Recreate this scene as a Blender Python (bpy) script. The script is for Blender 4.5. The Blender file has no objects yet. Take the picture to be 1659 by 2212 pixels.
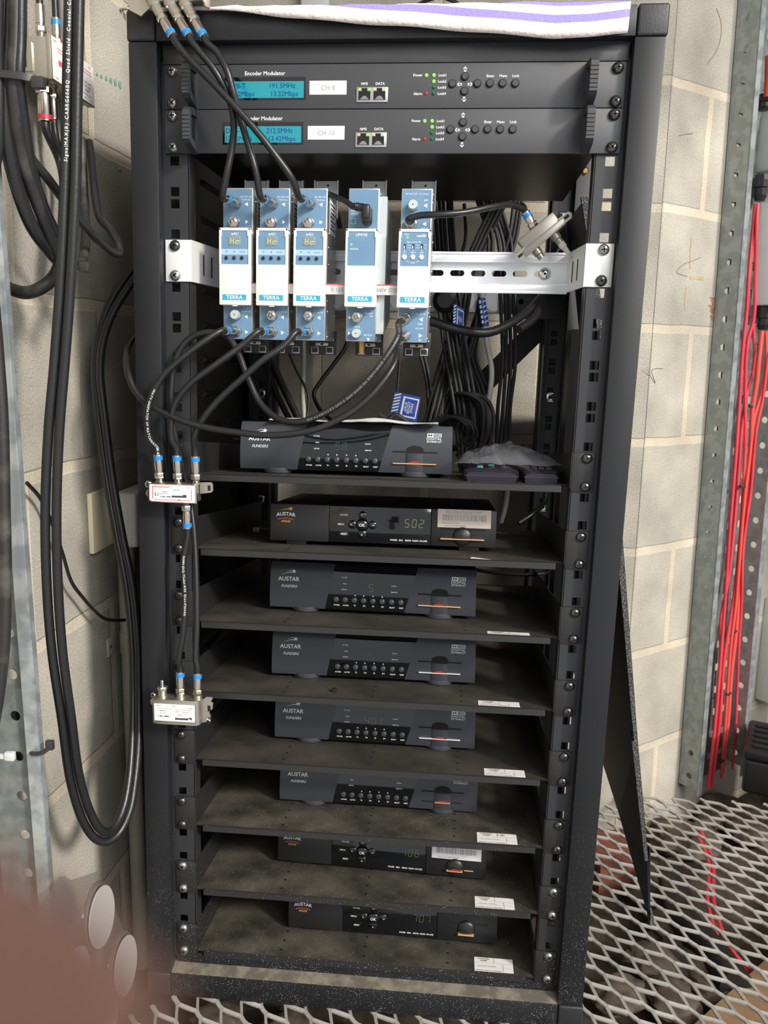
import bpy, bmesh, math, random
from mathutils import Vector, Matrix
random.seed(7)
scene = bpy.context.scene
COL = scene.collection

# ------------------------------------------------------------------ camera, world, lights, exposure
# All sizes below are millimetres in the rack's own frame: x to the right, y into the rack,
# z upwards with z = 0 at the top edge of the upper encoder. Floor grating is at z = -1118.
FLOORZ = -1118.0
CAM = Vector((81.694, -948.039, -297.667))
RC = ((0.9960114534553155, 0.0870428099497193, 0.019614635943626047),
      (0.03515880291487439, -0.18082608296436978, -0.9828864564624725),
      (-0.08200636124555802, 0.9796557951422632, -0.18316517070514018))
FPX = 1825.685
LEAN = 0.012716            # the rack leans slightly to one side


def toW(v):                # millimetres -> metres
    return Vector((v[0] / 1000.0, v[1] / 1000.0, (v[2] - FLOORZ) / 1000.0))


cd = bpy.data.cameras.new('camera')
cam = bpy.data.objects.new('camera', cd)
COL.objects.link(cam)
cam.matrix_world = Matrix(((RC[0][0], -RC[1][0], -RC[2][0], toW(CAM)[0]),
                           (RC[0][1], -RC[1][1], -RC[2][1], toW(CAM)[1]),
                           (RC[0][2], -RC[1][2], -RC[2][2], toW(CAM)[2]),
                           (0, 0, 0, 1)))
cd.sensor_fit = 'VERTICAL'
cd.sensor_height = 36.0
cd.lens = FPX / 2212.0 * 36.0
cd.clip_start = 0.001
cd.clip_end = 50
cd.dof.use_dof = True
cd.dof.focus_distance = 1.02
cd.dof.aperture_fstop = 13.5
scene.camera = cam

world = bpy.data.worlds.new('daylight')
scene.world = world
world.use_nodes = True
wn = world.node_tree.nodes
wn['Background'].inputs[0].default_value = (0.93, 0.96, 1.0, 1)
wn['Background'].inputs[1].default_value = 0.8


def light(name, kind, loc, target, energy, color=(1, 1, 1), size=1.0, size_y=None, angle=None):
    ld = bpy.data.lights.new(name, kind)
    lo = bpy.data.objects.new(name, ld)
    COL.objects.link(lo)
    lo.location = loc
    d = Vector(target) - Vector(loc)
    lo.rotation_euler = d.to_track_quat('-Z', 'Y').to_euler()
    ld.energy = energy
    ld.color = color
    if kind == 'AREA':
        ld.shape = 'RECTANGLE'
        ld.size = size
        ld.size_y = size_y or size
    if kind == 'SUN':
        ld.angle = angle
    return lo


light('sun', 'SUN', (3.3, -2.3, 2.7), (0.3, 0.3, 0.5), 3.2, (1.0, 0.95, 0.86), angle=math.radians(7))
light('doorway_daylight', 'AREA', (1.5, -2.1, 2.2), (-0.05, 0.1, 0.7), 62, (1.0, 0.98, 0.95), size=1.5, size_y=1.3)
scene.view_settings.view_transform = 'Standard'
scene.view_settings.look = 'None'
scene.view_settings.gamma = 1
scene.view_settings.use_curve_mapping = False
scene.view_settings.exposure = 0.0


# ------------------------------------------------------------------ measuring helpers
def ray(u, v):
    a = ((u - 829.5) / FPX, (v - 1106.0) / FPX, 1.0)
    return Vector([sum(RC[i][j] * a[i] for i in range(3)) for j in range(3)])


def at(u, v, y):
    d = ray(u, v)
    return CAM + d * ((y - CAM[1]) / d[1])


def ax(u, v, x):
    d = ray(u, v)
    return CAM + d * ((x - CAM[0]) / d[0])


def az(u, v, z):
    d = ray(u, v)
    return CAM + d * ((z - CAM[2]) / d[2])


def atr(u, v, y):
    p = at(u, v, y)
    return Vector((p[0] - LEAN * p[2], p[1], p[2]))


def lean(v):
    return Vector((v[0] + LEAN * v[2], v[1], v[2]))


# ------------------------------------------------------------------ materials
MATS = {}


def mat(name, c1, rough=0.5, metal=0.0, c2=None, nscale=40, ncon=(0.4, 0.6), bump=0.0, bscale=300, emit=None, estr=1.0,
        alpha=None, trans=None, spec=None, coat=0, specks=None, noise_detail=4, sss=None):
    m = bpy.data.materials.new(name)
    MATS[name] = m
    m.use_nodes = True
    nt = m.node_tree
    N, L = nt.nodes, nt.links
    b = N['Principled BSDF']
    b.inputs['Base Color'].default_value = (*c1, 1)
    b.inputs['Roughness'].default_value = rough
    b.inputs['Metallic'].default_value = metal
    if spec is not None:
        b.inputs['Specular IOR Level'].default_value = spec
    if coat:
        b.inputs['Coat Weight'].default_value = coat
    if emit:
        b.inputs['Emission Color'].default_value = (*emit, 1)
        b.inputs['Emission Strength'].default_value = estr
    if alpha is not None:
        b.inputs['Alpha'].default_value = alpha
    if trans is not None:
        b.inputs['Transmission Weight'].default_value = trans
    if sss:
        b.inputs['Subsurface Weight'].default_value = sss
        b.inputs['Subsurface Radius'].default_value = (0.004, 0.0015, 0.0008)
    tc = N.new('ShaderNodeTexCoord')
    last = None
    if c2:
        n = N.new('ShaderNodeTexNoise')
        n.inputs['Scale'].default_value = nscale
        n.inputs['Detail'].default_value = noise_detail
        L.new(tc.outputs['Object'], n.inputs['Vector'])
        r = N.new('ShaderNodeValToRGB')
        r.color_ramp.elements[0].position = ncon[0]
        r.color_ramp.elements[1].position = ncon[1]
        r.color_ramp.elements[0].color = (*c1, 1)
        r.color_ramp.elements[1].color = (*c2, 1)
        L.new(n.outputs['Fac'], r.inputs[0])
        last = r.outputs[0]
    if specks:                       # (color, scale, threshold, height_m) settled grit, thicker near the floor
        v = N.new('ShaderNodeTexVoronoi')
        v.inputs['Scale'].default_value = specks[1]
        L.new(tc.outputs['Object'], v.inputs['Vector'])
        lt = N.new('ShaderNodeMath')
        lt.operation = 'LESS_THAN'
        n2 = N.new('ShaderNodeTexNoise')
        n2.inputs['Scale'].default_value = 35
        L.new(tc.outputs['Object'], n2.inputs['Vector'])
        th = N.new('ShaderNodeMath')
        th.operation = 'MULTIPLY'
        L.new(n2.outputs['Fac'], th.inputs[0])
        th.inputs[1].default_value = specks[2]
        fac = th.outputs[0]
        if specks[3]:
            g = N.new('ShaderNodeNewGeometry')
            sx = N.new('ShaderNodeSeparateXYZ')
            L.new(g.outputs['Position'], sx.inputs[0])
            mr = N.new('ShaderNodeMapRange')
            mr.inputs['From Min'].default_value = specks[3]
            mr.inputs['From Max'].default_value = 0.05
            L.new(sx.outputs['Z'], mr.inputs['Value'])
            mm = N.new('ShaderNodeMath')
            mm.operation = 'MULTIPLY'
            L.new(fac, mm.inputs[0])
            L.new(mr.outputs[0], mm.inputs[1])
            fac = mm.outputs[0]
        L.new(v.outputs['Distance'], lt.inputs[0])
        L.new(fac, lt.inputs[1])
        mx = N.new('ShaderNodeMixRGB')
        if last:
            L.new(last, mx.inputs[1])
        else:
            mx.inputs[1].default_value = (*c1, 1)
        mx.inputs[2].default_value = (*specks[0], 1)
        L.new(lt.outputs[0], mx.inputs[0])
        last = mx.outputs[0]
    if last:
        L.new(last, b.inputs['Base Color'])
    if bump:
        n = N.new('ShaderNodeTexNoise')
        n.inputs['Scale'].default_value = bscale
        n.inputs['Detail'].default_value = 3
        L.new(tc.outputs['Object'], n.inputs['Vector'])
        bp = N.new('ShaderNodeBump')
        bp.inputs['Strength'].default_value = bump
        bp.inputs['Distance'].default_value = 0.001
        L.new(n.outputs['Fac'], bp.inputs['Height'])
        L.new(bp.outputs[0], b.inputs['Normal'])
    return m


K_RACK = mat('rack_powder_coat', (0.013, 0.014, 0.016), 0.45, c2=(0.016, 0.017, 0.019), nscale=6, spec=0.33, bump=0.06, bscale=1500,
             specks=((0.30, 0.30, 0.28), 460, 0.34, 0.42))
K_RAIL = mat('rail_black', (0.024, 0.025, 0.028), 0.42, bump=0.08, bscale=1500)
K_IN = mat('rack_inner_black', (0.010, 0.010, 0.011), 0.5, bump=0.15, bscale=600)
K_PANEL = mat('encoder_grey', (0.042, 0.044, 0.049), 0.5, bump=0.12, bscale=2400)
K_BLANK = mat('blank_panel_grey', (0.030, 0.031, 0.034), 0.5, bump=0.15, bscale=2000)
K_CHAS = mat('chassis_black', (0.003, 0.003, 0.003), 0.4, spec=0.25)
K_CAP = mat('cap_plastic', (0.022, 0.022, 0.024), 0.5, bump=0.3, bscale=500)
K_TRAY = mat('dusty_tray', (0.024, 0.022, 0.019), 0.62, c2=(0.072, 0.064, 0.050), nscale=13, ncon=(0.36, 0.72), bump=0.3,
             bscale=500, specks=((0.28, 0.26, 0.23), 280, 0.13, 0.0), noise_detail=9)
K_TRAYLOW = mat('very_dusty_tray', (0.024, 0.022, 0.018), 0.7, c2=(0.105, 0.093, 0.070), nscale=16, ncon=(0.38, 0.70), bump=0.5,
                bscale=400, specks=((0.36, 0.34, 0.30), 260, 0.20, 0.0), noise_detail=11)
K_DUST = mat('dust_layer', (0.10, 0.088, 0.068), 0.9, c2=(0.19, 0.168, 0.13), nscale=60, bump=0.5, bscale=500)
K_SHELF = mat('shelf_black', (0.017, 0.017, 0.017), 0.45, bump=0.1, bscale=1200, specks=((0.30, 0.30, 0.28), 300, 0.28, 0.40))
K_SCREW = mat('screw_black_nickel', (0.13, 0.125, 0.12), 0.26, 0.9)
K_SCREWB = mat('screw_zinc', (0.42, 0.41, 0.40), 0.3, 0.9, bump=0.3, bscale=600)
K_HOLE = mat('recess_black', (0.003, 0.003, 0.003), 0.8)  # flat black painted for the dark inside holes, slots and gaps
K_CABLE = mat('cable_pvc', (0.013, 0.013, 0.014), 0.36, bump=0.15, bscale=260)
K_CORD = mat('cord_pvc', (0.014, 0.014, 0.015), 0.62)
K_DIPL = mat('dull_cast_zinc', (0.30, 0.28, 0.25), 0.38, 0.9)
K_CABLED = mat('cable_pvc_dusty', (0.020, 0.019, 0.018), 0.5, c2=(0.085, 0.078, 0.068), nscale=30, ncon=(0.5, 0.75), bump=0.2, bscale=300)
K_NICKEL = mat('nickel', (0.60, 0.54, 0.48), 0.22, 1.0)
K_NICKD = mat('nickel_dark', (0.42, 0.39, 0.35), 0.3, 1.0)
K_CHROME = mat('chrome', (0.72, 0.71, 0.69), 0.16, 1.0)
K_CAST = mat('cast_zinc', (0.50, 0.47, 0.41), 0.34, 0.9, bump=0.15, bscale=300)
K_BRASS = mat('brass', (0.45, 0.29, 0.12), 0.3, 1.0)
K_BLUEB = mat('blue_band', (0.01, 0.22, 0.62), 0.35)
K_REDB = mat('red_band', (0.45, 0.03, 0.05), 0.4)
K_TBLUE = mat('faceplate_blue', (0.125, 0.235, 0.365), 0.45, c2=(0.135, 0.25, 0.38), nscale=30)
K_TBLUE2 = mat('pale_blue_print', (0.36, 0.50, 0.66), 0.5)
K_TLOGO = mat('logo_cyan', (0.03, 0.34, 0.52), 0.5)
K_CREAM = mat('cream_abs', (0.78, 0.755, 0.69), 0.42)
K_ZINC = mat('zinc_sheet', (0.42, 0.43, 0.43), 0.35, 0.7, c2=(0.52, 0.53, 0.53), nscale=20)
K_ALU = mat('anodised_aluminium', (0.60, 0.66, 0.67), 0.4, 0.55)
K_WMET = mat('white_steel', (0.74, 0.75, 0.74), 0.4, 0.15)
K_DIN = mat('din_rail_zinc', (0.80, 0.82, 0.84), 0.38, 0.3)
K_WHITE = mat('white_print', (0.82, 0.84, 0.84), 0.6)
K_PAPER = mat('paper', (0.80, 0.78, 0.76), 0.7)
K_STICK = mat('sticker_cream', (0.62, 0.55, 0.48), 0.6)
K_STICKG = mat('ribbon_grey', (0.60, 0.59, 0.60), 0.5, c2=(0.52, 0.51, 0.52), nscale=90)
K_INK = mat('ink_black', (0.04, 0.04, 0.05), 0.6)
K_INKG = mat('ink_grey', (0.26, 0.26, 0.28), 0.6)
K_INKR = mat('ink_red', (0.75, 0.12, 0.14), 0.6)
K_INKB = mat('ink_blue', (0.04, 0.10, 0.45), 0.6)
K_LCD = mat('lcd_teal', (0.01, 0.20, 0.24), 0.18, emit=(0.01, 0.36, 0.42), estr=0.22, coat=0.4)
K_LCDT = mat('lcd_text', (0.0, 0.02, 0.22), 0.3)
K_BLK = mat('gloss_black', (0.004, 0.005, 0.006), 0.09, coat=0.5)
K_BLKM = mat('black_plastic', (0.012, 0.012, 0.013), 0.4)
K_BTN = mat('button_grey', (0.045, 0.047, 0.05), 0.4)
K_SLATE = mat('slate_housing', (0.040, 0.045, 0.055), 0.38, bump=0.06, bscale=900)
K_SLATEL = mat('slate_foot', (0.055, 0.06, 0.07), 0.3)
K_LID = mat('lid_black', (0.010, 0.010, 0.010), 0.5, bump=0.2, bscale=500)
K_LEDG = mat('led_green', (0.1, 0.5, 0.05), 0.3, emit=(0.25, 1.0, 0.06), estr=1.3)
K_LEDGD = mat('led_green_dim', (0.0, 0.16, 0.09), 0.25)
K_LEDR = mat('led_red', (0.45, 0.02, 0.03), 0.25, emit=(0.8, 0.03, 0.05), estr=0.35)
K_LEDY = mat('led_yellow', (0.7, 0.6, 0.05), 0.4)
K_SEG = mat('segment_green', (0.05, 0.06, 0.03), 0.4, emit=(0.26, 0.32, 0.10), estr=0.25)
K_SEGD = mat('segment_dim', (0.03, 0.05, 0.04), 0.4, emit=(0.08, 0.16, 0.10), estr=0.25)
K_SEGY = mat('segment_yellow', (0.10, 0.10, 0.03), 0.4, emit=(0.45, 0.45, 0.14), estr=0.45)
K_GLASS = mat('display_glass', (0.22, 0.25, 0.19), 0.2)
K_SEGW = mat('segment_pale', (0.50, 0.58, 0.45), 0.4, emit=(0.4, 0.5, 0.3), estr=0.25)
K_SEGB = mat('segment_bright', (0.3, 0.6, 0.2), 0.4, emit=(0.5, 0.9, 0.25), estr=0.8)
K_CARD = mat('card_orange', (0.70, 0.42, 0.22), 0.3, 0.3, emit=(0.8, 0.4, 0.15), estr=0.15)  # small glow painted into the orange card edge
K_CARDR = mat('card_red', (0.35, 0.03, 0.01), 0.4)
K_ORANGE = mat('logo_orange', (0.85, 0.40, 0.03), 0.5)
K_GALV = mat('galvanised', (0.27, 0.30, 0.285), 0.5, 0.25, c2=(0.34, 0.37, 0.355), nscale=55, ncon=(0.44, 0.56), bump=0.08, bscale=90)
K_GALVD = mat('galvanised_dark', (0.13, 0.15, 0.15), 0.5, 0.3, c2=(0.20, 0.22, 0.215), nscale=50, ncon=(0.42, 0.58), bump=0.1, bscale=90)  # darker zinc; also paints in the shade on the right tray's base
K_CASE = mat('case_plastic', (0.010, 0.010, 0.011), 0.5)
K_GALVL = mat('galvanised_bright', (0.29, 0.32, 0.33), 0.42, 0.5, c2=(0.45, 0.48, 0.49), nscale=50, ncon=(0.42, 0.6), bump=0.15, bscale=120)
K_MESH = mat('expanded_steel', (0.50, 0.48, 0.45), 0.5, 0.15, c2=(0.38, 0.36, 0.32), nscale=9, bump=0.2, bscale=300)
K_RED = mat('red_cable', (0.72, 0.035, 0.07), 0.45, c2=(0.80, 0.07, 0.08), nscale=14)
K_RED2 = mat('red_cable_orange', (0.78, 0.09, 0.07), 0.45)
K_GREYB = mat('grey_enclosure', (0.55, 0.57, 0.55), 0.45)
K_PVC = mat('grey_conduit', (0.50, 0.47, 0.40), 0.45, c2=(0.44, 0.41, 0.35), nscale=15)
K_WPVC = mat('white_powerpoint', (0.80, 0.80, 0.79), 0.35)
K_CREAMP = mat('cream_plate', (0.88, 0.80, 0.55), 0.45)
K_WCAB = mat('white_cable', (0.60, 0.60, 0.55), 0.45)
K_BLUET = mat('tag_blue', (0.01, 0.07, 0.38), 0.45)
K_FOAM = mat('foam_strip', (0.03, 0.03, 0.03), 0.9, c2=(0.30, 0.30, 0.29), nscale=900, ncon=(0.55, 0.62), bump=0.8, bscale=900)
K_TIE = mat('tie_nylon', (0.03, 0.03, 0.03), 0.4)
K_SKIN = mat('skin', (0.36, 0.082, 0.026), 0.9, spec=0.08, bump=0.2, bscale=900)
K_NAIL = mat('fingernail', (0.62, 0.36, 0.28), 0.35)
K_SLEEVE = mat('shirt_cloth', (0.05, 0.06, 0.09), 0.9)
K_BAG = mat('clear_plastic', (0.35, 0.36, 0.40), 0.10, alpha=0.22, spec=1.0, coat=0.6)
K_PACK = mat('clear_blister', (0.16, 0.14, 0.14), 0.16, alpha=0.62, spec=0.9)
K_DISC = mat('white_disc', (0.42, 0.40, 0.39), 0.5)
K_REM = mat('remote_plastic', (0.020, 0.018, 0.030), 0.3)
K_TEAL = mat('teal_key', (0.02, 0.25, 0.2), 0.4)
K_SOIL = mat('soil', (0.022, 0.016, 0.012), 0.95, c2=(0.11, 0.085, 0.06), nscale=22, ncon=(0.35, 0.7), bump=1.0, bscale=60, noise_detail=12)
K_ROCK = mat('rubble', (0.07, 0.05, 0.038), 0.9, c2=(0.15, 0.12, 0.095), nscale=14, bump=0.6, bscale=60)
K_BRICK = mat('broken_brick', (0.24, 0.075, 0.045), 0.9, c2=(0.11, 0.035, 0.025), nscale=25, bump=0.6, bscale=70)
K_TIMBER = mat('timber', (0.32, 0.20, 0.11), 0.7, c2=(0.22, 0.13, 0.07), nscale=12, bump=0.2)


def block_material():
    m = bpy.data.materials.new('concrete_block')
    m.use_nodes = True
    N, L = m.node_tree.nodes, m.node_tree.links
    b = N['Principled BSDF']
    b.inputs['Roughness'].default_value = 0.92
    uv = N.new('ShaderNodeUVMap')
    nz = N.new('ShaderNodeTexNoise')
    nz.inputs['Scale'].default_value = 14
    nz.inputs['Detail'].default_value = 6
    L.new(uv.outputs[0], nz.inputs['Vector'])
    wob = N.new('ShaderNodeVectorMath')
    wob.operation = 'MULTIPLY_ADD'
    L.new(nz.outputs['Color'], wob.inputs[0])
    wob.inputs[1].default_value = (0.006, 0.006, 0)
    L.new(uv.outputs[0], wob.inputs[2])
    br = N.new('ShaderNodeTexBrick')
    br.inputs['Scale'].default_value = 1
    br.inputs['Brick Width'].default_value = 0.4
    br.inputs['Row Height'].default_value = 0.2
    br.inputs['Mortar Size'].default_value = 0.0085
    br.inputs['Mortar Smooth'].default_value = 0.25
    br.inputs['Bias'].default_value = -0.1
    br.inputs['Color1'].default_value = (0.42, 0.39, 0.33, 1)
    br.inputs['Color2'].default_value = (0.37, 0.345, 0.295, 1)
    br.inputs['Mortar'].default_value = (0.54, 0.47, 0.37, 1)
    L.new(wob.outputs[0], br.inputs['Vector'])
    grain = N.new('ShaderNodeTexNoise')
    grain.inputs['Scale'].default_value = 420
    grain.inputs['Detail'].default_value = 2
    L.new(uv.outputs[0], grain.inputs['Vector'])
    blot = N.new('ShaderNodeTexNoise')
    blot.inputs['Scale'].default_value = 7
    blot.inputs['Detail'].default_value = 8
    L.new(uv.outputs[0], blot.inputs['Vector'])

    def mul(col, fac_out, lo, hi):
        mr = N.new('ShaderNodeMapRange')
        mr.inputs['From Min'].default_value = 0.3
        mr.inputs['From Max'].default_value = 0.7
        mr.inputs['To Min'].default_value = lo
        mr.inputs['To Max'].default_value = hi
        L.new(fac_out, mr.inputs['Value'])
        x = N.new('ShaderNodeVectorMath')
        x.operation = 'SCALE'
        L.new(col, x.inputs[0])
        L.new(mr.outputs[0], x.inputs['Scale'])
        return x.outputs[0]
    c = mul(br.outputs['Color'], grain.outputs['Fac'], 0.80, 1.20)
    c = mul(c, blot.outputs['Fac'], 0.74, 1.24)
    L.new(c, b.inputs['Base Color'])
    inv = N.new('ShaderNodeMath')
    inv.operation = 'MULTIPLY_ADD'
    L.new(br.outputs['Fac'], inv.inputs[0])
    inv.inputs[1].default_value = -3.0
    L.new(grain.outputs['Fac'], inv.inputs[2])
    bp = N.new('ShaderNodeBump')
    bp.inputs['Strength'].default_value = 0.5
    bp.inputs['Distance'].default_value = 0.0015
    L.new(inv.outputs[0], bp.inputs['Height'])
    L.new(bp.outputs[0], b.inputs['Normal'])
    return m


K_BLOCK = block_material()


# ------------------------------------------------------------------ mesh builder
_tc = {}


def text_geo(s, bold=0.0, shear=0.0):
    key = (s, bold, shear)
    if key in _tc:
        return _tc[key]
    cu = bpy.data.curves.new('t', 'FONT')
    cu.body = s
    cu.size = 1.0
    cu.offset = bold
    cu.shear = shear
    cu.resolution_u = 2
    ob = bpy.data.objects.new('t', cu)
    COL.objects.link(ob)
    dg = bpy.context.evaluated_depsgraph_get()
    me = bpy.data.meshes.new_from_object(ob.evaluated_get(dg))
    vs = [(v.co.x, v.co.y) for v in me.vertices]
    fs = [tuple(p.vertices) for p in me.polygons]
    bpy.data.objects.remove(ob)
    bpy.data.curves.remove(cu)
    bpy.data.meshes.remove(me)
    w = max([v[0] for v in vs], default=0)
    w0 = min([v[0] for v in vs], default=0)
    _tc[key] = (vs, fs, w0, w)
    return _tc[key]


def frame_axes(d):
    d = Vector(d).normalized()
    a = Vector((0, 0, 1)) if abs(d.z) < 0.9 else Vector((1, 0, 0))
    x = d.cross(a).normalized()
    y = d.cross(x).normalized()
    return d, x, y


class MB:
    def __init__(s, M=None):
        s.v, s.f, s.m, s.sm, s.mats, s.M = [], [], [], [], [], M

    def mi(s, m):
        if m not in s.mats:
            s.mats.append(m)
        return s.mats.index(m)

    def add(s, vs, fs, m, smooth=False):
        o = len(s.v)
        for v in vs:
            v = Vector(v)
            s.v.append(s.M @ v if s.M else v)
        k = s.mi(m)
        for f in fs:
            s.f.append([i + o for i in f])
            s.m.append(k)
            s.sm.append(smooth)
        return s

    def box(s, x0, x1, y0, y1, z0, z1, m, bev=0.0, seg=2):
        if bev:
            bm = bmesh.new()
            bmesh.ops.create_cube(bm, size=1)
            for v in bm.verts:
                v.co = Vector(((x0 + x1) / 2 + v.co.x * (x1 - x0), (y0 + y1) / 2 + v.co.y * (y1 - y0), (z0 + z1) / 2 + v.co.z * (z1 - z0)))
            bmesh.ops.bevel(bm, geom=list(bm.edges), offset=bev, segments=seg, affect='EDGES', profile=0.5)
            bm.verts.index_update()
            s.add([v.co.copy() for v in bm.verts], [[v.index for v in f.verts] for f in bm.faces], m, True)
            bm.free()
            return s
        vs = [(x, y, z) for x in (x0, x1) for y in (y0, y1) for z in (z0, z1)]
        fs = [(0, 1, 3, 2), (4, 6, 7, 5), (0, 4, 5, 1), (2, 3, 7, 6), (0, 2, 6, 4), (1, 5, 7, 3)]
        return s.add(vs, fs, m)

    def prism(s, poly, o, u, w, n, depth, m, smooth=False):
        """poly 2D points in the (u,w) plane at o, extruded along n by depth"""
        o, u, w, n = Vector(o), Vector(u), Vector(w), Vector(n)
        k = len(poly)
        a = [o + u * p[0] + w * p[1] for p in poly]
        b = [p + n * depth for p in a]
        fs = [list(range(k))[::-1], [k + i for i in range(k)]] + [[i, (i + 1) % k, k + (i + 1) % k, k + i] for i in range(k)]
        return s.add(a + b, fs, m, smooth)

    def lathe(s, o, d, prof, m, n=20, smooth=True, capa=True, capb=True):
        o = Vector(o)
        d, x, y = frame_axes(d)
        vs, fs = [], []
        for (t, r) in prof:
            for i in range(n):
                a = 2 * math.pi * i / n
                vs.append(o + d * t + (x * math.cos(a) + y * math.sin(a)) * r)
        for j in range(len(prof) - 1):
            for i in range(n):
                fs.append((j * n + i, j * n + (i + 1) % n, (j + 1) * n + (i + 1) % n, (j + 1) * n + i))
        s.add(vs, fs, m, smooth)
        if capa:
            s.add(vs[:n], [list(range(n))[::-1]], m)
        if capb:
            s.add(vs[-n:], [list(range(n))], m)
        return s

    def cyl(s, a, b, r, m, n=16, smooth=True):
        a, b = Vector(a), Vector(b)
        return s.lathe(a, b - a, [(0, r), ((b - a).length, r)], m, n, smooth)

    def tube(s, pts, r, m, n=10, per=8, flat=1.0):
        P = smooth_path(pts, per)
        T, X, Y = frames(P)
        vs, fs = [], []
        for p, x, y in zip(P, X, Y):
            for i in range(n):
                a = 2 * math.pi * i / n
                vs.append(p + x * math.cos(a) * r + y * math.sin(a) * r * flat)
        k = len(P)
        for j in range(k - 1):
            for i in range(n):
                fs.append((j * n + i, j * n + (i + 1) % n, (j + 1) * n + (i + 1) % n, (j + 1) * n + i))
        s.add(vs, fs, m, True)
        s.add(vs[:n], [list(range(n))[::-1]], m)
        s.add(vs[-n:], [list(range(n))], m)
        return s

    def text(s, t, o, u, w, h, m, align='C', bold=0.012, squeeze=1.0, shear=0.0, arc=0.0):
        """h = cap height in mm; o = point on the baseline; u, w = unit axes; arc bends the line upwards in the middle"""
        vs, fs, w0, w1 = text_geo(t, round(bold * 0.35, 4), shear)
        k = h / 0.70
        o, u, w = Vector(o), Vector(u).normalized(), Vector(w).normalized()
        L = (w1 - w0)
        sh = {'C': -(w0 + w1) / 2, 'L': -w0, 'R': -w1}[align]
        out = []
        for x, y in vs:
            xx = (x + sh)
            yy = y + (arc * (1 - (2 * xx / L) ** 2) if arc and L else 0)
            out.append(o + u * (xx * k * squeeze) + w * (yy * k))
        return s.add(out, fs, m)

    def quad(s, a, b, c, d, m):
        return s.add([a, b, c, d], [(0, 1, 2, 3)], m)

    def build(s, name, origin=(0, 0, 0), rack=False, parent=None, label=None, sharp=40):
        me = bpy.data.meshes.new(name)
        o = Vector(origin)
        vs = []
        for v in s.v:
            q = v - o
            if rack:
                q = lean(q)
            vs.append(q / 1000.0)
        me.from_pydata(vs, [], s.f)
        for m in s.mats:
            me.materials.append(m)
        me.polygons.foreach_set('material_index', s.m)
        me.polygons.foreach_set('use_smooth', s.sm)
        me.update()
        if any(s.sm):
            try:
                me.set_sharp_from_angle(angle=math.radians(sharp))
            except Exception:
                pass
        ob = bpy.data.objects.new(name, me)
        COL.objects.link(ob)
        if parent is not None:
            ob.parent = parent
        if label:
            ob['label'] = label
        return ob


def smooth_path(pts, per=8):
    P = [Vector(p) for p in pts]
    if len(P) < 3:
        return P
    out = []
    Q = [P[0] * 2 - P[1]] + P + [P[-1] * 2 - P[-2]]
    for i in range(1, len(Q) - 2):
        p0, p1, p2, p3 = Q[i - 1], Q[i], Q[i + 1], Q[i + 2]
        t0 = 0.0
        t1 = t0 + max((p1 - p0).length, 1e-3) ** 0.5
        t2 = t1 + max((p2 - p1).length, 1e-3) ** 0.5
        t3 = t2 + max((p3 - p2).length, 1e-3) ** 0.5
        for k in range(per):
            t = t1 + (t2 - t1) * k / per
            a1 = p0 * ((t1 - t) / (t1 - t0)) + p1 * ((t - t0) / (t1 - t0))
            a2 = p1 * ((t2 - t) / (t2 - t1)) + p2 * ((t - t1) / (t2 - t1))
            a3 = p2 * ((t3 - t) / (t3 - t2)) + p3 * ((t - t2) / (t3 - t2))
            b1 = a1 * ((t2 - t) / (t2 - t0)) + a2 * ((t - t0) / (t2 - t0))
            b2 = a2 * ((t3 - t) / (t3 - t1)) + a3 * ((t - t1) / (t3 - t1))
            out.append(b1 * ((t2 - t) / (t2 - t1)) + b2 * ((t - t1) / (t2 - t1)))
    out.append(P[-1])
    return out


def frames(P):
    T = []
    for i in range(len(P)):
        a = P[max(i - 1, 0)]
        b = P[min(i + 1, len(P) - 1)]
        T.append((b - a).normalized())
    _, x, _ = frame_axes(T[0])
    X, Y = [], []
    for t in T:
        x = (x - t * x.dot(t))
        if x.length < 1e-6:
            _, x, _ = frame_axes(t)
        x = x.normalized()
        X.append(x.copy())
        Y.append(t.cross(x).normalized())
    return T, X, Y


def tag(o, label=None, cat=None, group=None, kind=None):
    if label:
        o['label'] = label
    if cat:
        o['category'] = cat
    if group:
        o['group'] = group
    if kind:
        o['kind'] = kind
    return o


class Thing:
    """an Empty at the thing's base; parts are meshes parented to it"""

    def __init__(s, name, label, cat, origin=(0, 0, 0), rack=False, group=None):
        s.o = Vector(origin)
        s.rack = rack
        s.e = bpy.data.objects.new(name, None)
        s.e.empty_display_size = 0.02
        COL.objects.link(s.e)
        s.e.location = toW(lean(s.o) if rack else s.o)
        tag(s.e, label, cat, group)

    def part(s, name, mb, parent=None, label=None):
        return mb.build(name, s.o, s.rack, parent or s.e, label)


def single(name, mb, label, cat, origin=None, rack=False, group=None, kind=None):
    if origin is None:
        xs = [v[0] for v in mb.v]
        ys = [v[1] for v in mb.v]
        zs = [v[2] for v in mb.v]
        origin = Vector(((min(xs) + max(xs)) / 2, (min(ys) + max(ys)) / 2, min(zs)))
    ob = mb.build(name, origin, rack)
    ob.location = toW(lean(Vector(origin)) if rack else Vector(origin))
    tag(ob, label, cat, group, kind)
    return ob


def struct(name, mb, label=None):
    ob = single(name, mb, label, None)
    ob['kind'] = 'structure'
    return ob


def copy_tree(o, parent=None):
    c = o.copy()
    COL.objects.link(c)
    c.parent = parent
    for ch in list(o.children):
        copy_tree(ch, c)
    return c


UX, UY, UZ = Vector((1, 0, 0)), Vector((0, 1, 0)), Vector((0, 0, 1))


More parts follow.
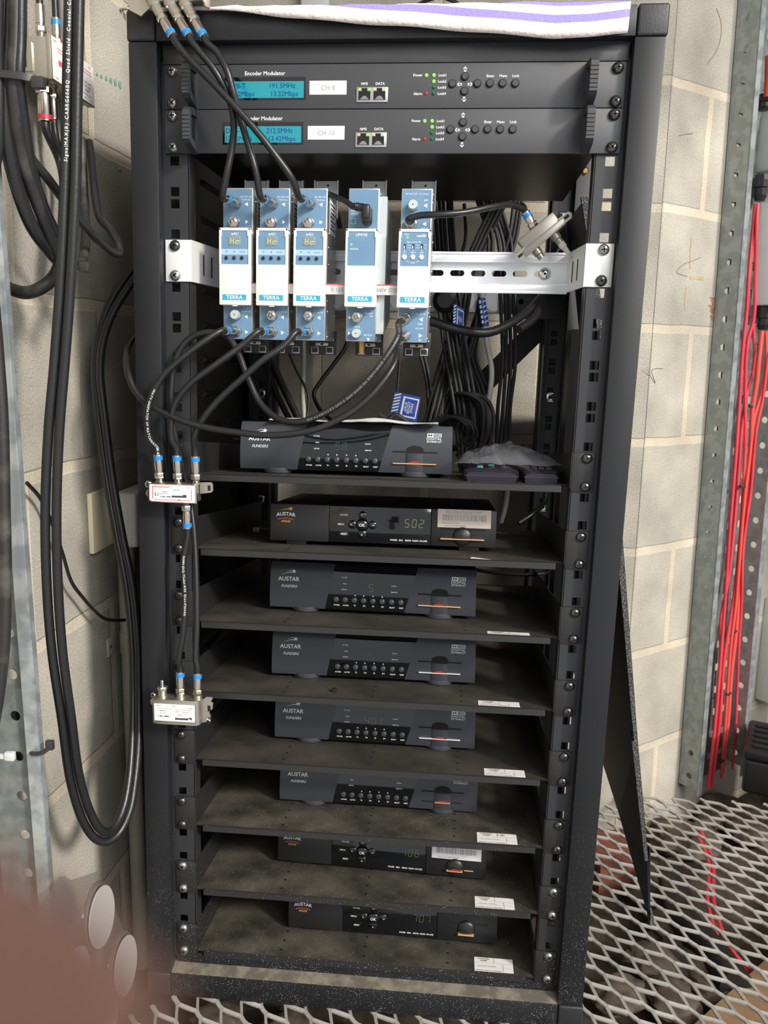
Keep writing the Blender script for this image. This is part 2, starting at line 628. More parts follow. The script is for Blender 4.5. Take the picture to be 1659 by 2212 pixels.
def screw_mb(mb, x, y, z, m=None, d=(0, -1, 0), r=5.9, h=4.2, rot=0.3):
    m = m or K_SCREW
    c = Vector((x, y, z))
    d, a, b = frame_axes(d)
    mb.lathe(c, d, [(0, r), (0.7, r), (h * 0.62, r * 0.86), (h * 0.88, r * 0.58), (h, r * 0.32)], m, 20)
    ca, sa = math.cos(rot), math.sin(rot)
    u, w = a * ca + b * sa, b * ca - a * sa
    for p, q in ((u, w), (w, u)):
        mb.prism([(-r * 0.5, -0.75), (r * 0.5, -0.75), (r * 0.5, 0.75), (-r * 0.5, 0.75)], c + d * (h * 0.72), p, q, d, h * 0.30, K_HOLE)
    return mb


def printing(mb, pts, r, s, start, h, m, toward=CAM, flip=False, gap=1.0):
    """lettering printed along a cable, on the side that faces 'toward'"""
    P = smooth_path(pts, 16)
    d = [0]
    for i in range(1, len(P)):
        d.append(d[-1] + (P[i] - P[i - 1]).length)
    pos = start
    for ch in s:
        vs, fs, w0, w1 = text_geo(ch, 0.0) if ch != ' ' else ([], [], 0, 0.35)
        adv = (w1 - w0) * h / 0.7 + h * 0.32 * gap
        if ch != ' ':
            c = pos + adv / 2
            i = max([k for k in range(len(d)) if d[k] <= c], default=0)
            if i >= len(P) - 1:
                break
            t = (P[i + 1] - P[i]).normalized()
            p = P[i] + t * (c - d[i])
            n = (Vector(toward) - p)
            n = (n - t * n.dot(t)).normalized()
            u = -t if flip else t
            w = n.cross(u)
            mb.add([p + n * (math.sqrt(max(r * r - (y * h / 0.7 - h / 2) ** 2, 0.1)) + 0.15) + u * ((x - (w0 + w1) / 2) * h / 0.7) + w * (y * h / 0.7 - h / 2) for x, y in vs], fs, m)
        pos += adv
    return mb

# ================================================================== the place
def wall_mesh(name, a, b, s0, extra=600.0, bottom=-1330.0):
    """vertical block wall from a=(x,y) to b; s0 = distance along the wall of one joint of the even courses"""
    a, b = Vector((a[0], a[1], 0)), Vector((b[0], b[1], 0))
    d = (b - a)
    L = d.length
    d.normalize()
    n = Vector((-d.y, d.x, 0))
    mb = MB()
    z0, z1 = bottom, 1300.0
    P = [a, b, b + n * 120, a + n * 120]
    vs = [p + UZ * z0 for p in P] + [p + UZ * z1 for p in P]
    mb.add(vs, [(0, 1, 5, 4), (1, 2, 6, 5), (2, 3, 7, 6), (3, 0, 4, 7), (4, 5, 6, 7), (3, 2, 1, 0)], K_BLOCK)
    ob = struct(name, mb)
    me = ob.data
    uvl = me.uv_layers.new(name='UVMap')
    org = toW(Vector(((min(p[0] for p in vs) + max(p[0] for p in vs)) / 2, (min(p[1] for p in vs) + max(p[1] for p in vs)) / 2, z0)))
    for poly in me.polygons:
        for li in poly.loop_indices:
            w = me.vertices[me.loops[li].vertex_index].co + org
            mm = Vector((w[0] * 1000, w[1] * 1000, 0))
            s = (mm - a).dot(d) + (mm - a).dot(n)
            uvl.data[li].uv = ((s - s0) / 1000.0, (w[2] * 1000 + FLOORZ + 1040) / 1000.0)
    return ob


def lw(y):                      # x of the left wall's face at depth y
    return -385.0 + 0.047 * (y - 250.0)


BWY = 590.0
jl = ax(218, 680, -388)
Lsl = math.sqrt(1 + 0.047 ** 2)
wall_mesh('wall_left', (lw(-1100), -1100), (lw(BWY + 120), BWY + 120), (jl[1] + 1100) * Lsl)
jb = at(690, 820, BWY)
wall_mesh('wall_back', (lw(BWY) - 5, BWY), (418, BWY), jb[0] - (lw(BWY) - 5))
RD = Vector((math.cos(math.radians(40)), math.sin(math.radians(40)), 0))
RN = Vector((math.sin(math.radians(40)), -math.cos(math.radians(40)), 0))     # towards the room
CORN = Vector((416.0, BWY - 1, 0))
# joint seen on the right wall
dq = ray(1530, 320)
tq = (CORN - CAM).dot(RN) / dq.dot(RN)
jr = (CAM + dq * tq - CORN).dot(RD)
wall_mesh('wall_right', (CORN.x, CORN.y), (CORN.x + RD.x * 1600, CORN.y + RD.y * 1600), jr)


def onwall(u, v, off=0.0):
    """point seen at (u, v) lying off mm in front of the right wall"""
    d = ray(u, v)
    t = (CORN + RN * off - CAM).dot(RN) / d.dot(RN)
    return CAM + d * t


wall_mesh('wall_sky_block', (CORN.x + RD.x * 1600, CORN.y + RD.y * 1600), (CORN.x + RD.x * 1600 + 10, 50), 0)  # unseen, added to block sky light from the right, stops short for the sun
mb = MB().box(-520, 1900, -1000, 1900, 1301, 1360, mat('ceiling_board', (0.35, 0.34, 0.32), 0.9))  # unseen, added to keep sky light off the wall behind the rack
struct('ceiling', mb)

# scribbles, rust and paint marks on the right wall
mb = MB()
K_PENCIL = mat('pencil', (0.13, 0.12, 0.11), 0.9)
K_RUST = mat('rust_stain', (0.44, 0.30, 0.17), 0.9, c2=(0.46, 0.36, 0.24), nscale=60)
K_RUSTD = mat('rust_patch', (0.34, 0.12, 0.05), 0.9, c2=(0.42, 0.24, 0.12), nscale=80)
K_GREEN = mat('green_paint', (0.17, 0.36, 0.28), 0.9)


def wall_line(pts, wpx, m, off=0.6):
    P = smooth_path([onwall(u, v, off) for u, v in pts], 5)
    for i in range(len(P) - 1):
        t = (P[i + 1] - P[i]).normalized()
        w = t.cross(RN).normalized() * wpx
        mb.quad(P[i] - w, P[i + 1] - w, P[i + 1] + w, P[i] + w, m)


wall_line([(1548, 18), (1557, 45), (1558, 75), (1547, 112), (1527, 139)], 0.45, K_PENCIL)
wall_line([(1467, 293), (1480, 290), (1497, 288)], 0.5, K_PENCIL)
wall_line([(1514, 556), (1490, 566), (1475, 572), (1462, 588), (1485, 597)], 0.45, K_PENCIL)
wall_line([(1398, 792), (1405, 812), (1416, 828), (1408, 800), (1433, 796)], 0.5, K_PENCIL)
wall_line([(1494, 514), (1492, 545), (1491, 580)], 1.6, K_RUST)
wall_line([(1491, 600), (1505, 600), (1520, 602)], 2.6, K_RUST)
wall_line([(1483, 620), (1479, 650), (1481, 672)], 0.9, K_RUST)
for k_ in range(9):
    random.seed(40 + k_)
    uu = 1541 + random.uniform(-5, 3)
    vv = 642 + k_ * 5.6
    wall_line([(uu - random.uniform(2, 6), vv), (uu, vv + 3), (uu + 5, vv + 1)], random.uniform(1.6, 2.8), K_RUSTD, 0.7 + 0.02 * k_)
single('wall_markings', mb, 'pencil scribbles and rust stains on the bright right-hand block wall', 'marks')
mb = MB()
for (u, v, r) in ((245, 366, 3), (211, 533, 3)):
    p = ax(u, v, lw(0) + 2)
    p.x = lw(p.y) + 0.5
    mb.lathe(p, UX, [(0, r), (1.2, r * 0.7)], K_GREEN, 10)
P = [ax(210 + i * 9, 160 + i * 4.5, -388) for i in range(6)]
for i, p in enumerate(P):
    p.x = lw(p.y) + 0.6
    mb.lathe(p, UX, [(0, 2.2 + i * 0.6), (0.3, 2)], K_GREEN, 9)
single('paint_marks', mb, 'green crayon smear and plugged holes on the left block wall', 'marks')

# expanded steel grating
AV = Vector((21.4, 18.45, 0))
Sdir = AV.normalized()
S = AV.length
Ldir = Vector((Sdir.y, -Sdir.x, 0))
LW = 78.6
G0 = Vector((421.3, 259.2, 0))


def grating(name, test, kmin, kmax, label=None):
    mb = MB()
    w, th = 3.5, 2.4
    flat = 0.10                       # half length of a bond, as a share of LW
    A = S / 4 - w * 0.42
    for k in range(kmin, kmax):
        ph = 0.0 if k % 2 == 0 else 0.5
        key = [(0.0, A), (flat, A), (0.5 - flat, -A), (0.5 + flat, -A), (1 - flat, A)]
        pts = []
        for n in range(-16, 16):
            for t, o in key:
                pts.append(G0 + Ldir * ((n + t + ph) * LW + 8) + Sdir * (k * S / 2 + o + S / 4) + UZ * (o * 0.22))
        run = []
        runs = []
        for p in pts:
            if test(p):
                run.append(p)
            else:
                if len(run) > 1:
                    runs.append(run)
                run = []
        if len(run) > 1:
            runs.append(run)
        for r in runs:
            Q = smooth_path(r, 2)
            vs = []
            for i, p in enumerate(Q):
                a = Q[max(i - 1, 0)]
                b = Q[min(i + 1, len(Q) - 1)]
                t = (b - a).normalized()
                n = Vector((-t.y, t.x, 0)).normalized()
                # strands are tilted, as in flattened expanded sheet
                vs += [p + n * w / 2 + UZ * (FLOORZ + 0.6), p - n * w / 2 + UZ * (FLOORZ - 1.2), p - n * w / 2 + UZ * (FLOORZ - 1.2 - th), p + n * w / 2 + UZ * (FLOORZ + 0.6 - th)]
            fs = []
            for i in range(len(Q) - 1):
                for j in range(4):
                    fs.append((i * 4 + j, i * 4 + (j + 1) % 4, (i + 1) * 4 + (j + 1) % 4, (i + 1) * 4 + j))
            fs += [(3, 2, 1, 0), tuple(len(vs) - 4 + j for j in range(4))]
            mb.add(vs, fs, K_MESH)
    return struct(name, mb, label)


def in_room(p, m=6):
    if p.x < lw(p.y) + m or p.y > BWY - m or p.y < -620 or p.x > 1050:
        return False
    q = Vector((p.x, p.y, 0)) - CORN
    return q.dot(RN) > m + 6


# the seam between the two sheets runs along the short way of the mesh
seam = az(1500, 2200, FLOORZ)
sL = (seam - G0).dot(Ldir)
grating('floor', lambda p: in_room(p) and (p - G0).dot(Ldir) < sL, -78, 66)
grating('floor', lambda p: in_room(p) and (p - G0).dot(Ldir) > sL - 14 and p.x > 250, -70, 90)

# ground under the grating
mb = MB()
nx, ny = 90, 60
x0, x1, y0, y1 = -392, 1500, -700, 1300
from mathutils import noise
vs = []
for j in range(ny + 1):
    for i in range(nx + 1):
        x = x0 + (x1 - x0) * i / nx
        y = y0 + (y1 - y0) * j / ny
        h = noise.fractal(Vector((x / 90, y / 90, 3.1)), 1.0, 2.1, 5) * 22
        vs.append((x, y, -1262 + h))
mb.add(vs, [(j * (nx + 1) + i, j * (nx + 1) + i + 1, (j + 1) * (nx + 1) + i + 1, (j + 1) * (nx + 1) + i) for j in range(ny) for i in range(nx)
            if (vs[j * (nx + 1) + i][0] < 400 or (Vector((vs[j * (nx + 1) + i][0], vs[j * (nx + 1) + i][1], 0)) - CORN).dot(RN) > -35) and vs[j * (nx + 1) + i][1] < 1250 and not (vs[j * (nx + 1) + i][1] > 600 and vs[j * (nx + 1) + i][0] < 400)], K_SOIL, True)
ob = single('soil', mb, 'dark crumbly soil under the steel floor grating', 'soil', kind='stuff')


def rock(u, v, r, m, label, name='stone', cat='rubble', sq=(1, 1, 0.7), seed=1, rot=0.0, group=None):
    c = az(u, v, -1228)
    bm = bmesh.new()
    if m in (K_BRICK, K_TIMBER):
        bmesh.ops.create_cube(bm, size=1.6)
        bmesh.ops.subdivide_edges(bm, edges=list(bm.edges), cuts=4, use_grid_fill=True)
        amp = 0.05
    else:
        bmesh.ops.create_icosphere(bm, subdivisions=4, radius=1)
        amp = 0.28
    R = Matrix.Rotation(rot, 3, 'Z')
    for vv in bm.verts:
        n = noise.fractal(vv.co * 1.6 + Vector((seed * 3.1, 0, 0)), 1.0, 2.0, 4)
        q = vv.co * (1 + n * amp)
        vv.co = R @ Vector((q.x * sq[0], q.y * sq[1], q.z * sq[2])) * r + c
    bm.verts.index_update()
    mb = MB().add([v.co.copy() for v in bm.verts], [[v.index for v in f.verts] for f in bm.faces], m, m not in (K_BRICK, K_TIMBER))
    bm.free()
    return single(name, mb, label, cat, group=group)


rock(1312, 1850, 75, K_BRICK, 'red broken brick lump under the grating beside the rack', 'brick', 'brick', (0.75, 1.3, 0.5), 2, 0.2)
rock(1300, 1790, 34, K_BRICK, 'small orange brick fragment under the grating behind the red brick', 'brick', 'brick', (1, 0.9, 0.5), 5, 0.5)
RL = ['below the seam line nearest the wall', 'under the right-hand tray', 'at the right edge of the frame, highest one', 'beside the tip of the leaning panel', 'middle of the grating, beside the red cables',
      'next to the timber plank', 'just below the panel tip', 'close to the right rack post', 'near the bottom edge between post and seam']
for i, (u, v, r) in enumerate([(1480, 1810, 60), (1560, 1755, 55), (1620, 1790, 45), (1400, 1935, 30), (1475, 2020, 52), (1530, 2110, 60), (1420, 2080, 40), (1340, 2150, 38), (1450, 2160, 42)]):
    rock(u, v, r, K_ROCK, 'grey brown rubble lump under the grating, ' + RL[i], seed=i + 3, rot=i, group='rubble under the grating', sq=(1.2, 0.9, 0.5))
for i, (u, v, r) in enumerate([(470, 2200, 30), (610, 2235, 36), (800, 2260, 30), (1000, 2280, 36)]):
    rock(u, v, r, K_ROCK, 'brown clod under the grating below the rack front, ' + ['leftmost', 'second from the left', 'third from the left', 'rightmost'][i], seed=i + 13, rot=i, group='clods below the rack front', sq=(1.2, 0.9, 0.5))
mb = MB()
a, b = az(1500, 2212, -1205), az(1690, 2040, -1205)
t = (b - a).normalized()
n = Vector((-t.y, t.x, 0))
a -= t * 150
b += t * 200
mb.prism([(0, 0), ((b - a).length, 0), ((b - a).length, -140), (0, -140)], a, t, n, UZ, -38, K_TIMBER)
single('timber_plank', mb, 'pale timber plank under the grating at the lower right corner', 'plank')
for i in range(2):
    P = [az(1505 + i * 10, 1800 - i * 4, -1190), az(1530 + i * 9, 1860, -1200), az(1530 + i * 14, 1960, -1200), az(1570 + i * 16, 2060, -1215), az(1640 + i * 12, 2120, -1240)]
    single('red_cable', MB().tube(P, 3.6, K_RED, 8), ['left one of two red cables lying under the steel grating on the right', 'right one of two red cables lying under the steel grating on the right'][i], 'cable', origin=P[0], group='red cables under the grating')
mb = MB()
mb.tube([az(1450, 1880, -1190), az(1480, 1990, -1195), az(1540, 2060, -1200), az(1590, 2130, -1200)], 26, K_BLKM, 14)
single('drain_pipe', mb, 'dark pipe lying under the grating between rubble', 'pipe')

# ================================================================== equipment rack
rack = Thing('equipment_rack', 'tall black nineteen-inch equipment rack standing on the steel grating', 'rack', (0, 200, FLOORZ), True)
RY0, RY1 = -15.0, 470.0
for nm, s, y0, y1 in (('front_post', -1, RY0, 15), ('front_post', 1, RY0, 15), ('rear_post', -1, RY1 - 30, RY1), ('rear_post', 1, RY1 - 30, RY1)):
    xs = sorted((s * (245.0 if y0 < 0 else 214.0), s * 275.5))
    rack.part(nm, MB().box(xs[0], xs[1], y0, y1, -1085, 19, K_RACK, 1.2))
for s in (-1, 1):
    for (y0, y1) in ((RY0 - 1, 15), (RY1 - 30, RY1)):
        for (z0, z1) in ((19.5, 49.5), (FLOORZ + 0.5, -1085.5)):
            xs = sorted((s * 246.5, s * 277.0))
            rack.part('corner_cap', MB().box(xs[0], xs[1], y0, y1, z0, z1, K_CAP, 2.6, 3))
for y0, y1 in ((RY0, 15), (RY1 - 30, RY1)):
    rack.part('top_beam', MB().box(-245.5, 245.5, y0, y1, 19.5, 48.5, K_RACK, 1.0))
    b = MB()
    b.box(-245.5, 245.5, y0, y1, -1117, -1084, K_RACK, 1.0)
    if y0 < 0:
        b.prism([(y0 + 0.5, 0), (6, 5), (6, -0.5), (y0 + 0.5, -0.5)], (-245, 0, -1083.6), UY, UZ, UX, 490, K_DUST)
    rack.part('bottom_beam', b)
for s in (-1, 1):
    xs = sorted((s * 247.0, s * 275.0))
    rack.part('side_beam', MB().box(xs[0], xs[1], 15, RY1 - 30, 20, 48, K_RACK, 1.0))
    rack.part('side_beam', MB().box(xs[0], xs[1], 15, RY1 - 30, -1117, -1087, K_RACK, 1.0))
rack.part('top_panel', MB().box(-246, 246, 15, RY1 - 30, 44, 47, K_RACK))
b = MB().box(-243, 243, -2.5, 1, 0.6, 19.4, K_BLANK, 0.5)
rack.part('blanking_strip', b)
rack.part('kick_strip', MB().box(-243, 243, 1.5, 4, -1084, -1066, K_RACK))

# mounting rails with square holes
NU = 24


def rail_mesh(s, y, yb, flange):
    b = MB()
    xa, xb = 217.0, 249.5
    h0, h1 = 227.6, 237.4
    t = 1.6

    def bx(a, c, z0, z1):
        x = sorted((s * a, s * c))
        b.box(x[0], x[1], y, y + t, z0, z1, K_RAIL)
    bx(xa, h0, -1070, 4)
    bx(h1, xb, -1070, 4)
    zs = []
    for n in range(NU):
        for o in (6.35, 38.1):
            zs.append(-(o + 44.45 * n))
    prev = 4
    for z in zs:
        bx(h0, h1, z + 4.8, prev)
        prev = z - 4.8
    bx(h0, h1, -1070, prev)
    x = sorted((s * (xa - 0.8), s * (xa + 0.8)))
    b.box(x[0], x[1], min(y, yb) if yb < y else y, max(yb, y + t), -1070, 4, K_RAIL)
    x = sorted((s * 247.9, s * 249.5))
    b.box(x[0], x[1], min(y, yb) if yb < y else y, max(yb, y + t), -1070, 4, K_RAIL)
    return b


for s in (-1, 1):
    rack.part('mounting_rail', rail_mesh(s, 1.2, 22, 1))
    rack.part('mounting_rail', rail_mesh(s, 425, 405, 1))


def cage_nut(x, y, z):
    b = MB()
    b.box(x - 5.5, x + 5.5, y - 3, y - 0.4, z - 5, z + 5, K_CHROME, 0.5)
    b.box(x - 4.5, x + 4.5, y - 4, y - 2, z + 5.5, z + 6.8, K_CHROME)
    b.box(x - 4.5, x + 4.5, y - 4, y - 2, z - 6.8, z - 5.5, K_CHROME)
    b.lathe((x, y - 3.1, z), -UY, [(0, 3.2), (0.2, 3.2)], K_HOLE, 14)
    return b


for (u, v) in ((1203, 675), (1193, 858), (1182, 1095), (575, 850), (577, 1078), (1186, 545), (1183, 470), (1190, 1715)):
    p = atr(u, v, 425)
    n = round((-p.z - 6.35) / 44.45 * 1)
    rack.part('cage_nut', cage_nut(math.copysign(232.5, p.x), 425, p.z))

# louvred left side panel
b = MB()
b.box(-264, -262, 24, RY1 - 32, -1084, 18, K_IN)
rack.part('side_panel', b)
for j in range(22):
    for i in range(3):
        y = 70 + i * 125
        z = -30 - j * 46
        lou = MB()
        lou.add([(-262, y, z), (-262, y + 80, z), (-256.5, y + 74, z - 3), (-256.5, y + 6, z - 3), (-262, y, z - 9), (-262, y + 80, z - 9)],
                [(0, 1, 2, 3), (3, 2, 5, 4), (0, 3, 4), (1, 5, 2)], K_IN)
        rack.part('louvre', lou)
# diagonal brace across the back
a, c = atr(1215, 660, 452), atr(905, 965, 452)
b = MB()
t = (c - a).normalized()
n = t.cross(UY).normalized()
b.prism([(0, -17), ((c - a).length, -17), ((c - a).length, 17), (0, 17)], a, t, n, UY, 3, K_RACK)
rack.part('diagonal_brace', b)
a, c = atr(960, 560, 455), atr(1215, 330, 455)
b = MB().box(226, 256.5, 150, 205, -1084, -262, K_CHAS)  # black upright, added so the lower rail holes look dark
b.box(224, 227.5, 144, 152, -1084, -262, K_CHAS)
b.box(255, 258.5, 144, 152, -1084, -262, K_CHAS)
rack.part('cable_channel', b)

# ------------------------------------------------------------------ shelves
DROOP = 0.10


def dz(y):
    return -DROOP * max(y, 0)


def shelf_mesh_tray(m):
    b = MB()
    D = 350
    n = 10
    vs, fs = [], []
    for j in range(n + 1):
        y = D * j / n
        for x in (-216, 216):
            vs.append((x, y, dz(y)))
    b.add(vs, [(2 * j, 2 * j + 1, 2 * j + 3, 2 * j + 2) for j in range(n)], m)
    b.add([(x, y, z - 1.3) for x, y, z in vs], [(2 * j + 2, 2 * j + 3, 2 * j + 1, 2 * j) for j in range(n)], m)
    # perforation rows: black discs painted for the shade in the holes
    for x in (-108, 0, 108):
        for k in range(16):
            y = 14 + k * 21
            b.lathe((x, y, dz(y) + 0.15), UZ, [(0, 1.9), (0.1, 1.9)], K_HOLE, 10)
    return b


def shelf_lip():
    b = MB()
    b.prism([(0.5, 0.3), (-1.5, -0.6), (-2.2, -7.5), (-0.7, -8.0), (0.5, -2)], (-206, 0, 0), UY, UZ, UX, 412, K_SHELF)
    b.box(-206, 206, -1, 9, -8, -7, K_SHELF)
    return b


def shelf_side(s):
    b = MB()
    D = 350
    x = s * 216.5
    tp = lambda y: 37 + dz(y)
    prof = [(0, -3), (0, 37), (30, tp(30)), (D, tp(D) - 6), (D, dz(D) - 2)]
    b.prism(prof, (x - s * 1.2 if s > 0 else x, 0, 0), UY, UZ, UX, 1.2, K_SHELF)
    return b


def shelf_ear(s):
    b = MB()
    xs = sorted((s * 216.5, s * 241.2))
    b.box(xs[0], xs[1], -1.0, 0.8, -6.5, 37, K_SHELF, 0.4)
    return b


def sticker_mb(x, y, w, dpt, lines=True):
    b = MB()
    z = lambda yy: dz(yy) + 0.4
    b.quad((x, y, z(y)), (x + w, y, z(y)), (x + w, y + dpt, z(y + dpt)), (x, y + dpt, z(y + dpt)), K_PAPER)
    if lines:
        t = Vector((0, 1, -DROOP)).normalized()
        e = Vector((0, 0, 0.25))
        g = lambda a, c: Vector((x + a, y + c, z(y + c))) + e
        b.text('CHANNEL', g(12, dpt - 4.2), UX, t, 2.4, K_INK)
        b.text('NAME', g(12, dpt - 8.0), UX, t, 2.4, K_INK)
        b.text('DECODER CHANNEL', g(16, dpt * 0.36), UX, t, 1.7, K_INKG)
        b.text('APPEARS ON TV CHANNEL', g(18, 1.2), UX, t, 1.9, K_INK)
        for (a, c0, c1) in ((25, dpt * 0.62, dpt), (36, 0, dpt * 0.6)):
            b.quad(g(a, c0), g(a + 0.35, c0), g(a + 0.35, c1), g(a, c1), K_INKG)
        for c in (dpt * 0.3, dpt * 0.6):
            b.quad(g(1, c), g(w - 1, c), g(w - 1, c + 0.3), g(1, c + 0.3), K_INKG)
    return b


def make_shelf(label, m):
    s = Thing('rack_shelf', label, 'shelf', (0, 0, 0), False, 'vented shelves in the rack')
    s.part('tray', shelf_mesh_tray(m))
    s.part('front_lip', shelf_lip())
    for q in (-1, 1):
        s.part('side_flange', shelf_side(q))
        s.part('mounting_ear', shelf_ear(q))
        for k, z in enumerate((-0.7, 31.1)):
            s.part('screw', screw_mb(MB(), q * 232.5, -1.0, z, rot=0.2 + 0.5 * k))
    return s


SH = [-437.5 - 88.9 * i for i in range(8)]
SHL = ['topmost vented shelf, carrying a set-top box and two remotes', 'second shelf, carrying the black box with the barcode sticker and number 602',
       'third shelf, under the highest box showing a single digit 5', 'fourth shelf down, under the box showing 05',
       'fifth shelf down, under the box showing 401', 'sixth shelf down, under the unlit grey box',
       'seventh shelf down, dusty, under the box showing 106', 'bottom shelf, thick with dust, above the rack base']
proto_a = make_shelf(SHL[0], K_TRAY)
shelves = []
for i, z in enumerate(SH):
    if i == 0:
        e = proto_a.e
    elif i < 5:
        e = copy_tree(proto_a.e)
    elif i == 5:
        proto_b = make_shelf(SHL[i], K_TRAYLOW)
        e = proto_b.e
    else:
        e = copy_tree(proto_b.e)
    e.location = toW(lean((0, 0, z)))
    e['label'] = 'black ' + SHL[i] if i else SHL[i]
    if i >= 6:
        for ch in e.children:
            if ch.name.startswith('screw'):
                ch.data = ch.data.copy()
                ch.data.materials[0] = K_SCREWB
    shelves.append(e)
for i, (sx, sy, sd) in {2: (134, 1.5, 14), 3: (128, 1.5, 19), 4: (140, 1.5, 22), 5: (136, 1.5, 27), 6: (138, 2, 26), 7: (142, 2, 29)}.items():
    b = sticker_mb(sx, sy, 49, sd)
    if i == 5:
        b.text('UK', (sx + 30, sy + sd - 7, dz(sy + sd - 7) + 0.6), UX, Vector((0.1, 1, -DROOP)), 5.0, K_INK, bold=-0.01)
    b.build('sticker', (0, 0, 0), False, shelves[i], 'white paper channel-name label stuck near the shelf front')
b = MB()
b.add([(110, 1.5, 0.6), (134, -1, 0.7), (112, 9, 0.4), (109, 6, 0.4)], [(0, 1, 2, 3)], K_PAPER)
b.build('sticker', (0, 0, 0), False, shelves[1], 'torn scrap of white label')


# ------------------------------------------------------------------ encoder modulators
def handle_mesh(s):
    """recessed U handle; s=-1 left, +1 right"""
    b = MB()
    xa, xb = (-212.5, -205.0) if s < 0 else (201.5, 209.5)
    z1, z0 = -1.6, -44.0
    out = [(-2, z1 + 1.2), (-22, z1 - 1), (-32, -6.5), (-33, -8), (-33, -36), (-31, -38), (-2, z0 - 1)]
    inn = [(-5, -8.5), (-24, -9.5), (-26, -11), (-26, -31), (-24, -33), (-5, -37.5)]
    # ring between outer and inner outlines, built as quads
    oo = [(-2, z1 + 1.2), (-26, -3.2), (-33, -8), (-33, -36), (-27, -39.5), (-2, z0 - 1)]
    ii = inn
    for x, flip in ((xa, 1), (xb, 0)):
        vs = [(x, p[0], p[1]) for p in oo] + [(x, p[0], p[1]) for p in ii]
        fs = [(k, (k + 1) % 6, 6 + (k + 1) % 6, 6 + k) for k in range(6)]
        b.add(vs, fs, K_PANEL)
    for ring in (oo, ii):
        vs = [(xa, p[0], p[1]) for p in ring] + [(xb, p[0], p[1]) for p in ring]
        b.add(vs, [(k, (k + 1) % 6, 6 + (k + 1) % 6, 6 + k) for k in range(6)], K_PANEL)
    xm = xa + (xb - xa) * (0.65 if s < 0 else 0.35)
    b.add([(xm, p[0], p[1]) for p in ii], [list(range(6))], K_HOLE)  # black sheet standing for the shade inside the handle opening
    for k in range(6):
        z = -12 - k * 4
        b.box(xa - 0.2, xb + 0.2, -34.0, -32.8, z - 1.1, z + 0.9, K_PANEL, 0.3)
    return b


def arrow(b, c, d, m):
    d = Vector(d)
    w = Vector((-d.z, 0, d.x))
    P = [(2.6, 0), (0.3, 2.3), (0.3, 1.1), (-2.4, 1.1), (-2.4, -1.1), (0.3, -1.1), (0.3, -2.3)]
    Q = [(1.5, 0), (-0.2, 1.2), (-0.3, 0.45), (-1.7, 0.45), (-1.7, -0.45), (-0.3, -0.45), (-0.2, -1.2)]
    c = Vector(c)
    vs = [c + d * p[0] + w * p[1] for p in P] + [c + d * p[0] + w * p[1] for p in Q]
    b.add(vs, [(k, (k + 1) % 7, 7 + (k + 1) % 7, 7 + k) for k in range(7)], m)


